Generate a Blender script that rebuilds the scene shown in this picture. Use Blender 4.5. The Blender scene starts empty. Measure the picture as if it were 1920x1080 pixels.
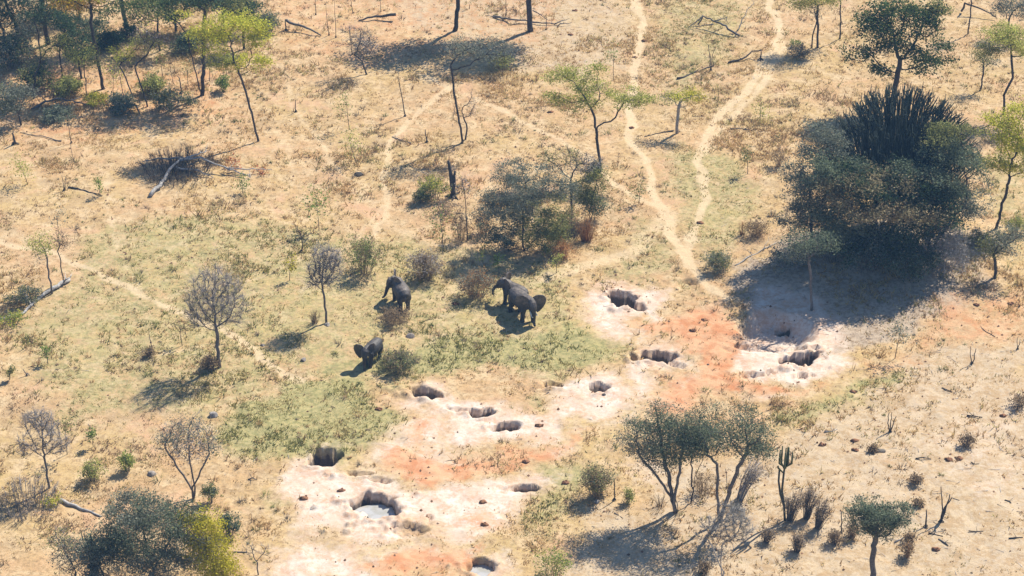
import bpy, bmesh, math, random
import numpy as np

scene = bpy.context.scene
COL = scene.collection
R = math.radians

# ---------------------------------------------------------------- camera
CAM_H, PITCH, HF = 77.0, 30.0, 13.0          # metres up, degrees down, half horizontal field of view
cam_data = bpy.data.cameras.new('camera')
cam = bpy.data.objects.new('camera', cam_data)
COL.objects.link(cam)
cam.location = (0, 0, CAM_H)
cam.rotation_euler = (R(90 - PITCH), 0, 0)
cam_data.sensor_width = 36.0
cam_data.lens = 18.0 / math.tan(R(HF))
cam_data.clip_start, cam_data.clip_end = 1.0, 20000.0
scene.camera = cam

# ---------------------------------------------------------------- sky, sun, exposure
SUN_EL = 50.0
SUN_AZ = 43.0                                # degrees from +Y towards +X: behind and to the right
world = bpy.data.worlds.new('World'); scene.world = world; world.use_nodes = True
wn = world.node_tree.nodes; wl = world.node_tree.links
sky = wn.new('ShaderNodeTexSky'); sky.sky_type = 'NISHITA'; sky.sun_disc = False
sky.sun_elevation = R(SUN_EL); sky.sun_rotation = R(SUN_AZ)
sky.ozone_density = 5.0; sky.air_density = 1.0; sky.dust_density = 0.3
wn['Background'].inputs['Strength'].default_value = 0.09
wl.new(sky.outputs[0], wn['Background'].inputs['Color'])
sd = bpy.data.lights.new('sun', 'SUN'); sun = bpy.data.objects.new('sun', sd); COL.objects.link(sun)
sd.energy = 5.0; sd.angle = R(0.5); sd.color = (1.0, 0.935, 0.805)
sun.rotation_euler = (R(90 - SUN_EL), 0, R(180 - SUN_AZ))
sun.location = (0, 140, 60)
vs = scene.view_settings
vs.view_transform = 'Standard'; vs.look = 'None'; vs.gamma = 1.0; vs.use_curve_mapping = False
vs.exposure = 0.72

# ---------------------------------------------------------------- mapping between the photograph and the ground
TP = math.tan(R(HF)); SP, CP = math.sin(R(PITCH)), math.cos(R(PITCH))

def ray(px, py):
    u = (px - 960) / 960 * TP; v = (540 - py) / 960 * TP
    return np.array([u, v * SP + CP, v * CP - SP])

def G0(px, py):
    d = ray(px, py); t = CAM_H / -d[2]
    return np.array([d[0] * t, d[1] * t])

def SC(y, z=0.0):                            # photograph pixels per metre at ground distance y
    return 960 / TP / (y * CP + (CAM_H - z) * SP)

# ---------------------------------------------------------------- numeric noise
def vnoise(x, y, scale, seed):
    rs = np.random.RandomState(seed); N = 256
    lat = rs.rand(N, N)
    x = np.asarray(x) / scale + 1000.0; y = np.asarray(y) / scale + 1000.0
    xi = np.floor(x).astype(int); yi = np.floor(y).astype(int)
    fx = x - xi; fy = y - yi
    fx = fx * fx * (3 - 2 * fx); fy = fy * fy * (3 - 2 * fy)
    a = lat[xi % N, yi % N]; b = lat[(xi + 1) % N, yi % N]
    c = lat[xi % N, (yi + 1) % N]; d = lat[(xi + 1) % N, (yi + 1) % N]
    return (a * (1 - fx) + b * fx) * (1 - fy) + (c * (1 - fx) + d * fx) * fy

def fbm(x, y, scale, seed, oct=3):
    r = 0; a = 1; t = 0
    for i in range(oct):
        r = r + a * vnoise(x, y, scale / 2 ** i, seed + i * 17); t += a; a *= 0.5
    return r / t

def sstep(a, b, x):
    t = np.clip((x - a) / (b - a), 0, 1)
    return t * t * (3 - 2 * t)

# ---------------------------------------------------------------- terrain height
# pits: centre px, py, half widths in px, turn in degrees, depth m, wall steepness
PITS = [
    (1167, 559, 19, 14, -25, 1.1), (1196, 573, 26, 6, -28, 0.55), (1228, 668, 33, 13, 0, 1.15), (1262, 682, 20, 5, -25, 0.3),
    (1496, 676, 36, 14, 6, 1.25), (1466, 603, 11, 7, 0, 0.9), (1036, 721, 20, 9, 0, 0.7), (1120, 725, 20, 10, 0, 0.7),
    (797, 739, 36, 12, -8, 0.95), (872, 770, 18, 4, -12, 0.35), (898, 777, 20, 10, -8, 0.75), (947, 802, 34, 10, 6, 0.8),
    (606, 860, 25, 20, 0, 1.7), (668, 890, 30, 5, -9, 0.35), (712, 901, 28, 4, -9, 0.3), (984, 915, 37, 10, 5, 0.9),
    (706, 950, 48, 24, -4, 1.35), (768, 995, 34, 14, 0, 0.35), (903, 1062, 24, 17, 0, 1.1), (1288, 528, 26, 9, 0, 0.25),
    (1408, 706, 28, 5, 10, 0.35), (1501, 708, 10, 9, 0, 0.35), (770, 628, 12, 6, 0, 0.12), (1445, 655, 80, 8, -2, 0.3),
]
PW = []
for (px, py, rx, ry, rot, dep) in PITS:
    ry = ry * (0.8 if dep > 0.5 else 1.0)
    c = G0(px, py); s = SC(c[1]); sphi = CAM_H / math.hypot(c[1], CAM_H)
    PW.append((c[0], c[1], rx / s, ry / s / sphi, R(rot), dep * (1.25 if dep > 0.5 else 1.1)))
MC = G0(1650, 470); MB_ = G0(1455, 618)

def terrain(x, y, dug=None):
    x = np.asarray(x, float); y = np.asarray(y, float)
    edge = sstep(420, 250, y) * sstep(260, 140, np.abs(x))
    h = (fbm(x, y, 22, 5, 2) - 0.5) * 0.7 * edge
    h = h + (fbm(x, y, 1.7, 9, 3) - 0.5) * 0.16 * edge
    h = h + (fbm(x, y, 0.55, 19, 2) - 0.5) * 0.09 * edge
    # termite mound under the thicket and the dug bank on its left
    r = np.hypot((x - MC[0]) / 7.0, (y - MC[1]) / 6.5)
    h = h + 1.5 * np.exp(-r ** 2 * 1.2)
    u = (x - MB_[0]) / 3.0; v = (y - MB_[1]) / 2.6
    rb = np.hypot(u, v) * (0.8 + 0.4 * fbm(x, y, 1.6, 77, 2))
    h = h - 1.0 * (1 - sstep(0.5, 1.0, rb))
    for i, (cx, cy, a, b, rot, dep) in enumerate(PW):
        m = (np.abs(x - cx) < a * 3 + 1) & (np.abs(y - cy) < b * 3 + a + 1)
        if not np.any(m):
            continue
        dx = (x - cx)[m]; dy = (y - cy)[m]
        X, Y = dx, dy
        cr, sr = math.cos(rot), math.sin(rot)
        U = (X * cr + Y * sr) / a; V = (-X * sr + Y * cr) / b
        q = np.hypot(U, V)
        wob = 0.6 * (fbm(x[m], y[m], 1.4, 40 + i, 2) - 0.5) + 0.5 * (fbm(x[m], y[m], 0.4, 90 + i, 2) - 0.5)
        q = q * (1 + 1.7 * wob)
        dirn = (U * 0.55 + V * 0.83) / np.maximum(q, 1e-4)      # +1 on the far right wall
        inner = 0.80 - 0.36 * sstep(0.2, -0.8, dirn) + 0.25 * (fbm(x[m], y[m], 0.6, 140 + i, 2) - 0.5)
        prof = 1 - sstep(inner, 1.02, q)
        rim = np.exp(-((q - 1.35) / 0.32) ** 2) * 0.30 * min(1, dep) * sstep(0.35, 0.75, fbm(x[m], y[m], 0.8, 240 + i, 2)) * (0.4 + 0.6 * sstep(0.3, -0.6, dirn))
        h[m] = h[m] - dep * prof * (0.82 + 0.5 * (fbm(x[m], y[m], 0.5, 340 + i, 2) - 0.35)) + rim
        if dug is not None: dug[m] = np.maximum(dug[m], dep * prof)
    return h

def hz(x, y):
    return float(terrain(np.array([x]), np.array([y]))[0])

def G(px, py):                               # ground point seen at a photograph pixel
    d = ray(px, py); z = 0.0
    for _ in range(6):
        t = (CAM_H - z) / -d[2]; x, y = d[0] * t, d[1] * t
        z = hz(x, y)
    return np.array([x, y, z])

# ---------------------------------------------------------------- what grows and lies where (soil kinds)
POLY = {
 'clay': [
  (1.2, [(1105,600),(1120,548),(1170,532),(1250,552),(1258,590),(1200,600),(1170,640),(1130,625)]),
  (1.0, [(1180,660),(1215,642),(1290,655),(1304,690),(1250,706),(1215,750),(1178,742),(1168,700)]),
  (1.3, [(1375,652),(1430,640),(1500,645),(1590,655),(1600,700),(1540,735),(1480,716),(1400,718),(1370,690)]),
  (1.5, [(1375,600),(1425,545),(1540,560),(1590,640),(1500,668),(1385,658)]),
  (1.0, [(1400,748),(1480,738),(1475,757),(1398,765)]),
  (1.15, [(748,738),(800,722),(860,742),(950,760),(1010,790),(1060,740),(1000,725),(1060,706),(1180,700),(1200,735),(1180,765),(1100,790),(1010,832),(900,842),(850,830),(830,795),(770,765)]),
  (1.0, [(505,900),(560,862),(620,850),(660,880),(760,900),(870,890),(1000,888),(1080,880),(1020,930),(960,985),(900,1012),(820,1010),(740,1020),(670,1040),(640,1010),(560,1000),(540,960)]),
  (1.0, [(470,1100),(500,1010),(580,1000),(650,1020),(700,1060),(770,1100)]),
  (0.9, [(860,1064),(930,1042),(965,1090),(860,1095)]),
  (0.75, [(870,890),(1010,870),(1010,905),(900,930)]),
  (0.7, [(1150,870),(1250,880),(1260,905),(1180,905)]),
  (0.3, [(1740,770),(1920,720),(1960,980),(1800,920),(1700,840)]),
  (0.62, [(770,760),(860,760),(900,850),(880,900),(780,905),(640,880),(700,830)]),
  (0.6, [(1000,840),(1160,760),(1300,690),(1380,690),(1300,740),(1180,790),(1060,870)]),
  (0.6, [(1130,600),(1240,590),(1230,660),(1180,670)]),
  (0.55, [(560,1000),(760,1010),(900,1010),(880,1090),(640,1090)]),
 ],
 'red': [
  (1.0, [(1180,604),(1260,575),(1360,580),(1420,640),(1385,690),(1430,712),(1540,742),(1440,752),(1340,745),(1250,775),(1195,765),(1230,722),(1300,700),(1295,650),(1210,640)]),
  (1.0, [(740,832),(860,850),(960,842),(1090,808),(1140,800),(1060,860),(960,870),(880,900),(780,905),(700,885)]),
  (0.95, [(820,960),(960,930),(945,995),(850,990)]),
  (0.8, [(760,782),(825,778),(835,845),(760,850)]),
  (0.95, [(690,1040),(890,1012),(880,1095),(700,1095)]),
  (0.55, [(560,930),(640,915),(660,1000),(570,1000)]),
  (0.5, [(1590,690),(1700,670),(1750,690),(1640,720)]),
  (0.4, [(1750,560),(1940,535),(1940,650),(1720,670)]),
  (0.3, [(480,-20),(1080,-20),(1060,70),(760,130),(520,110)]),
  (0.35, [(-30,120),(420,120),(460,230),(300,260),(-30,280)]),
  (0.4, [(570,800),(470,830),(480,850),(560,830)]),
 ],
 'green': [
  (1.05, [(390,805),(440,745),(560,700),(650,700),(745,745),(790,820),(700,852),(560,885),(440,850)]),
  (1.0, [(730,650),(860,600),(960,604),(1080,590),(1180,640),(1165,690),(1040,702),(900,700),(780,722),(640,722),(560,690),(640,665)]),
  (0.95, [(1430,790),(1540,752),(1620,712),(1710,690),(1690,740),(1560,790),(1450,818)]),
  (0.9, [(1000,862),(1120,850),(1180,880),(1090,930),(1020,1010),(950,1040),(985,950)]),
  (0.95, [(680,1040),(800,1020),(800,1062),(720,1068)]),
  (0.6, [(1180,410),(1260,420),(1300,520),(1200,545),(1120,525)]),
  (1.1, [(965,760),(995,746),(1030,755),(1020,770),(980,772)]),
  (1.1, [(735,880),(770,872),(775,888),(735,892)]), (1.1, [(750,855),(780,852),(785,866),(755,868)]),
  (1.1, [(1020,830),(1050,815),(1070,830),(1030,845)]), (1.0, [(500,936),(545,930),(550,945),(505,945)]),
  (1.0, [(1060,655),(1110,645),(1130,665),(1080,675)]), (1.0, [(1190,515),(1230,505),(1235,545),(1200,545)]),
  (1.0, [(1265,525),(1310,520),(1320,545),(1270,550)]), (1.0, [(840,820),(870,815),(870,828),(845,830)]),
  (0.62, [(180,400),(620,420),(1100,480),(1110,640),(600,700),(380,800),(100,800),(0,640)]),
  (0.55, [(1220,-20),(1420,-20),(1430,60),(1260,210),(1230,180)]),
  (0.65, [(1230,260),(1420,300),(1440,420),(1340,520),(1250,420)]),
  (0.5, [(1830,300),(1960,300),(1960,520),(1850,480)]),
  (0.7, [(720,690),(800,660),(860,680),(800,720)]),
  (0.5, [(1180,800),(1250,830),(1180,860),(1120,840)]),
 ],
 'bare': [
  (1.0, [(1940,640),(1700,668),(1600,770),(1480,815),(1430,850),(1200,872),(1200,960),(1080,950),(1060,1110),(1980,1110)]),
  (0.6, [(700,-20),(1190,-20),(1190,130),(1000,150),(760,60)]),
 ],
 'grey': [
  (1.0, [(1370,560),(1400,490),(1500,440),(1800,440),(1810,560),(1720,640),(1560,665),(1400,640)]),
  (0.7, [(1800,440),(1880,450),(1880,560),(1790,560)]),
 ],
 'litter': [
  (1.0, [(-40,-20),(500,-20),(470,100),(360,250),(150,260),(-40,260)]),
  (0.8, [(270,280),(420,280),(500,330),(390,345),(270,340)]),
  (0.8, [(-20,905),(110,905),(140,950),(-20,965)]),
 ],
}
STROKE = {
 'path': [
  (1.0, 9, [(1185,-20),(1203,60),(1190,130),(1180,250),(1215,320),(1240,400),(1270,460),(1325,525),(1365,565)]),
  (1.0, 9, [(1440,-20),(1462,70),(1400,165),(1345,228),(1312,300),(1318,400),(1290,470),(1300,500)]),
  (0.55, 6, [(720,380),(640,470),(560,560)]), (0.5, 6, [(1020,520),(900,590),(800,640),(700,690)]), (0.55, 6, [(520,120),(560,220),(640,330),(720,390)]), (0.5, 6, [(300,560),(420,540),(560,490),(700,440)]),
  (0.5, 6, [(0,680),(150,690),(300,670),(380,650)]), (0.55, 6, [(1080,283),(1000,330),(900,390),(860,420)]), (0.5, 6, [(205,470),(260,540),(300,570)]), (0.5, 6, [(540,250),(420,390),(330,470),(210,440)]), (0.5, 6, [(1460,80),(1540,140),(1620,150)]),
  (0.8, 8, [(1470,80),(1425,160),(1370,225),(1320,290)]),
  (0.85, 8, [(890,185),(1000,240),(1080,283),(1150,340),(1225,385)]),
  (0.8, 7, [(780,138),(845,170),(770,228),(722,290),(722,380),(700,440)]),
  (0.5, 7, [(845,170),(890,185)]),
  (1.0, 9, [(-20,450),(150,500),(300,570),(420,620),(560,715)]),
  (0.6, 7, [(195,330),(215,450),(205,480)]),
  (0.6, 6, [(760,-10),(762,70)]),
  (0.75, 20, [(1245,410),(1200,470),(1090,500),(1010,520)]),
  (0.5, 7, [(100,660),(260,730),(430,765)]),
  (0.6, 14, [(830,560),(900,480),(720,420)]),
  (0.5, 8, [(770,600),(880,585),(1000,640)]),
  (0.5, 8, [(520,250),(560,330),(720,290)]),
 ],
}
def w2(pts):
    return np.array([G0(*p) for p in pts])
POLYW = {k: [(w, w2(p)) for w, p in v] for k, v in POLY.items()}
STROKEW = {k: [(w, 0.85 * hw / SC(w2(p)[len(p) // 2][1]), w2(p)) for w, hw, p in v] for k, v in STROKE.items()}

def seg_dist(x, y, a, b):
    d = b - a; t = ((x - a[0]) * d[0] + (y - a[1]) * d[1]) / max(d @ d, 1e-9)
    t = np.clip(t, 0, 1)
    return np.hypot(x - a[0] - t * d[0], y - a[1] - t * d[1])

def masks(x, y):
    x = np.asarray(x, float); y = np.asarray(y, float)
    wx = x + (fbm(x, y, 2.6, 301, 4) - 0.5) * 3.0
    wy = y + (fbm(x, y, 2.6, 401, 4) - 0.5) * 4.5
    out = {}
    for k, lst in POLYW.items():
        o = np.zeros_like(x)
        soft = {'clay': 2.0, 'red': 2.0, 'green': 2.2, 'bare': 2.0, 'grey': 1.5, 'litter': 2.0}[k]
        for w, P in lst:
            lo = P.min(0) - 4; hi = P.max(0) + 4
            m = (wx > lo[0]) & (wx < hi[0]) & (wy > lo[1]) & (wy < hi[1])
            if not m.any(): continue
            X, Y = wx[m], wy[m]
            inside = np.zeros(X.shape, bool); dist = np.full(X.shape, 1e9)
            n = len(P)
            for i in range(n):
                a, b = P[i], P[(i + 1) % n]
                c = ((a[1] > Y) != (b[1] > Y))
                xi = (b[0] - a[0]) * (Y - a[1]) / (b[1] - a[1] + 1e-12) + a[0]
                inside ^= c & (X < xi)
                dist = np.minimum(dist, seg_dist(X, Y, a, b))
            sd_ = np.where(inside, dist, -dist)
            o[m] = np.maximum(o[m], w * sstep(-soft * 0.6, soft, sd_))
        out[k] = o
    px_ = x + (fbm(x, y, 3.0, 501, 3) - 0.5) * 1.2; py_ = y + (fbm(x, y, 3.0, 601, 3) - 0.5) * 1.8
    for k, lst in STROKEW.items():
        o = np.zeros_like(x)
        for w, hw, P in lst:
            lo = P.min(0) - 3; hi = P.max(0) + 3
            m = (px_ > lo[0]) & (px_ < hi[0]) & (py_ > lo[1]) & (py_ < hi[1])
            if not m.any(): continue
            d = np.full(m.sum(), 1e9)
            for i in range(len(P) - 1):
                d = np.minimum(d, seg_dist(px_[m], py_[m], P[i], P[i + 1]))
            o[m] = np.maximum(o[m], w * (1 - sstep(hw * 0.5, hw * 1.9, d)))
        out[k] = o
    return out

# ---------------------------------------------------------------- materials
def new_mat(name):
    m = bpy.data.materials.new(name); m.use_nodes = True
    nt = m.node_tree
    for n in list(nt.nodes): nt.nodes.remove(n)
    return m, nt, nt.nodes, nt.links

class NT:
    def __init__(s, nt): s.nt = nt; s.n = nt.nodes; s.l = nt.links
    def put(s, sock, v):
        if hasattr(v, 'is_output'): s.l.new(v, sock)
        else: sock.default_value = v
    def noise(s, scale, detail=4, rough=0.55, vec=None, dist=0.0):
        n = s.n.new('ShaderNodeTexNoise'); n.inputs['Scale'].default_value = scale
        n.inputs['Detail'].default_value = detail; n.inputs['Roughness'].default_value = rough; n.inputs['Distortion'].default_value = dist
        if vec is not None: s.l.new(vec, n.inputs['Vector'])
        return n.outputs['Fac']
    def math(s, op, a, b=0.0, c=None, clamp=False):
        n = s.n.new('ShaderNodeMath'); n.operation = op; n.use_clamp = clamp
        s.put(n.inputs[0], a); s.put(n.inputs[1], b)
        if c is not None: s.put(n.inputs[2], c)
        return n.outputs[0]
    def mix(s, f, a, b):
        n = s.n.new('ShaderNodeMix'); n.data_type = 'RGBA'
        s.put(n.inputs[0], f); s.put(n.inputs[6], a); s.put(n.inputs[7], b)
        return n.outputs[2]
    def ramp(s, f, lo, hi, a=0.0, b=1.0):
        n = s.n.new('ShaderNodeMapRange'); n.interpolation_type = 'SMOOTHSTEP'
        s.put(n.inputs[0], f); n.inputs[1].default_value = lo; n.inputs[2].default_value = hi
        n.inputs[3].default_value = a; n.inputs[4].default_value = b
        return n.outputs[0]

def rgb(r, g, b): return (r, g, b, 1.0)

def ground_material():
    m, nt, n, l = new_mat('savanna_ground'); t = NT(nt)
    co = n.new('ShaderNodeTexCoord').outputs['Object']
    A = n.new('ShaderNodeAttribute'); A.attribute_name = 'soil_a'
    B = n.new('ShaderNodeAttribute'); B.attribute_name = 'soil_b'
    sa = n.new('ShaderNodeSeparateColor'); l.new(A.outputs['Color'], sa.inputs[0])
    sb = n.new('ShaderNodeSeparateColor'); l.new(B.outputs['Color'], sb.inputs[0])
    clay, red, green = sa.outputs[0], sa.outputs[1], sa.outputs[2]
    bare, grey, path = sb.outputs[0], sb.outputs[1], sb.outputs[2]
    big = t.noise(0.12, 4, 0.6, co); mid = t.noise(0.75, 5, 0.65, co, 0.4); fine = t.noise(3.2, 6, 0.7, co); spk = t.noise(11.0, 5, 0.8, co)
    brk = t.math('ADD', t.math('MULTIPLY', t.noise(0.55, 6, 0.68, co, 0.3), 0.6), t.math('MULTIPLY', t.noise(2.6, 5, 0.75, co), 0.4))
    brk2 = t.math('ADD', t.math('MULTIPLY', t.noise(0.8, 6, 0.7, co, 0.6), 0.5), t.math('MULTIPLY', t.noise(4.1, 5, 0.75, co), 0.5))
    straw = t.mix(t.ramp(big, 0.35, 0.65), rgb(0.48, 0.305, 0.165), rgb(0.46, 0.325, 0.15))
    straw = t.mix(t.ramp(mid, 0.40, 0.68), straw, rgb(0.55, 0.41, 0.245))
    straw = t.mix(t.ramp(fine, 0.47, 0.64, 0, 0.8), straw, rgb(0.27, 0.175, 0.09))
    straw = t.mix(t.ramp(t.noise(6.0, 5, 0.8, co), 0.50, 0.66, 0, 0.7), straw, rgb(0.30, 0.215, 0.115))
    straw = t.mix(t.ramp(spk, 0.55, 0.75, 0, 0.55), straw, rgb(0.60, 0.47, 0.30))
    straw = t.mix(t.ramp(t.noise(0.33, 5, 0.7, co, 0.8), 0.50, 0.68, 0, 0.6), straw, rgb(0.35, 0.245, 0.14))
    straw = t.mix(t.ramp(t.noise(0.21, 5, 0.7, co, 0.5), 0.55, 0.68, 0, 0.7), straw, rgb(0.51, 0.315, 0.19))
    def cov(mask, k, lo=0.12, hi=0.85, b=brk):      # a mask broken up by noise
        f = t.math('ADD', mask, t.math('MULTIPLY', t.math('SUBTRACT', b, 0.5), k))
        return t.ramp(f, lo, hi)
    c = straw
    c = t.mix(t.math('MULTIPLY', cov(bare, 1.2), 0.85), c, t.mix(t.ramp(brk2, 0.44, 0.58), t.mix(t.ramp(fine, 0.35, 0.7), rgb(0.50, 0.39, 0.26), rgb(0.46, 0.37, 0.275)), rgb(0.38, 0.265, 0.155)))
    gcol = t.mix(t.ramp(fine, 0.35, 0.62), rgb(0.38, 0.335, 0.15), rgb(0.205, 0.215, 0.09))
    c = t.mix(t.math('MULTIPLY', cov(green, 2.6, 0.2, 1.0, brk2), 0.8), c, gcol)
    c = t.mix(t.math('MULTIPLY', cov(path, 2.2, 0.15, 1.05), 0.75), c, t.mix(mid, rgb(0.56, 0.42, 0.255), rgb(0.61, 0.48, 0.315)))
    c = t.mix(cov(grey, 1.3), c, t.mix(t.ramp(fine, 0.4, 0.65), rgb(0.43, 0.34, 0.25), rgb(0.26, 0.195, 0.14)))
    rcol = t.mix(t.ramp(mid, 0.35, 0.62), rgb(0.47, 0.20, 0.095), rgb(0.56, 0.33, 0.19))
    rcol = t.mix(t.ramp(fine, 0.58, 0.75, 0, 0.8), rcol, rgb(0.34, 0.14, 0.075))
    ccol = t.mix(t.ramp(mid, 0.36, 0.62), rgb(0.63, 0.545, 0.465), rgb(0.55, 0.425, 0.335))
    ccol = t.mix(t.ramp(fine, 0.55, 0.74, 0, 0.65), ccol, rgb(0.42, 0.27, 0.18))
    ccol = t.mix(t.ramp(brk2, 0.45, 0.60, 0, 0.85), ccol, rgb(0.50, 0.315, 0.21))
    ccol = t.mix(t.ramp(spk, 0.60, 0.72, 0, 0.6), ccol, rgb(0.40, 0.30, 0.23))
    c = t.mix(cov(clay, 2.0, 0.10, 1.0), c, ccol)
    c = t.mix(t.math('MULTIPLY', cov(t.math('SUBTRACT', red, t.math('MULTIPLY', clay, 0.30)), 1.8, 0.10, 0.75, brk2), 0.92), c, rcol)
    pit_shade = t.mix(t.ramp(fine, 0.35, 0.65), rgb(0.18, 0.14, 0.112), rgb(0.125, 0.098, 0.08))     # pit shade painted into the soil colour, following dig depth
    c = t.mix(t.ramp(t.math('ADD', A.outputs['Alpha'], t.math('MULTIPLY', t.math('SUBTRACT', fine, 0.5), 0.4)), 0.25, 0.5), c, pit_shade)
    bs = n.new('ShaderNodeBsdfPrincipled'); l.new(c, bs.inputs['Base Color'])
    bs.inputs['Roughness'].default_value = 0.95; bs.inputs['Specular IOR Level'].default_value = 0.08
    bp = n.new('ShaderNodeBump'); bp.inputs['Strength'].default_value = 0.55; bp.inputs['Distance'].default_value = 0.12
    soft = t.math('MULTIPLY', t.math('ADD', fine, t.math('MULTIPLY', spk, 0.5)), t.math('SUBTRACT', 1.0, t.math('MULTIPLY', clay, 0.65)))
    l.new(soft, bp.inputs['Height']); l.new(bp.outputs[0], bs.inputs['Normal'])
    o = n.new('ShaderNodeOutputMaterial'); l.new(bs.outputs[0], o.inputs[0])
    return m

def leaf_material(name, trans=0.35):
    m, nt, n, l = new_mat(name); t = NT(nt)
    A = n.new('ShaderNodeAttribute'); A.attribute_name = 'col'
    d = n.new('ShaderNodeBsdfDiffuse'); tr = n.new('ShaderNodeBsdfTranslucent'); mx = n.new('ShaderNodeMixShader')
    l.new(A.outputs['Color'], d.inputs[0]); l.new(A.outputs['Color'], tr.inputs[0])
    mx.inputs[0].default_value = trans
    l.new(d.outputs[0], mx.inputs[1]); l.new(tr.outputs[0], mx.inputs[2])
    o = n.new('ShaderNodeOutputMaterial'); l.new(mx.outputs[0], o.inputs[0])
    return m

def bark_material(name, rough=0.9, spec=0.15):
    m, nt, n, l = new_mat(name); t = NT(nt)
    A = n.new('ShaderNodeAttribute'); A.attribute_name = 'col'
    co = n.new('ShaderNodeTexCoord').outputs['Object']
    f = t.ramp(t.noise(6.0, 5, 0.7, co), 0.3, 0.7, 0.65, 1.35)
    mu = n.new('ShaderNodeVectorMath'); mu.operation = 'SCALE'
    l.new(A.outputs['Color'], mu.inputs[0]); l.new(f, mu.inputs['Scale'])
    bs = n.new('ShaderNodeBsdfPrincipled'); l.new(mu.outputs[0], bs.inputs['Base Color'])
    bs.inputs['Roughness'].default_value = rough; bs.inputs['Specular IOR Level'].default_value = spec
    bp = n.new('ShaderNodeBump'); bp.inputs['Strength'].default_value = 0.4; bp.inputs['Distance'].default_value = 0.05
    l.new(t.noise(14.0, 4, 0.7, co), bp.inputs['Height']); l.new(bp.outputs[0], bs.inputs['Normal'])
    o = n.new('ShaderNodeOutputMaterial'); l.new(bs.outputs[0], o.inputs[0])
    return m

M_GROUND = ground_material()
M_LEAF = leaf_material('leaf_foliage', 0.42)
M_GRASS = leaf_material('grass_blades', 0.5)
M_BARK = bark_material('bark')
M_ROCK = bark_material('weathered_stone')

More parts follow.
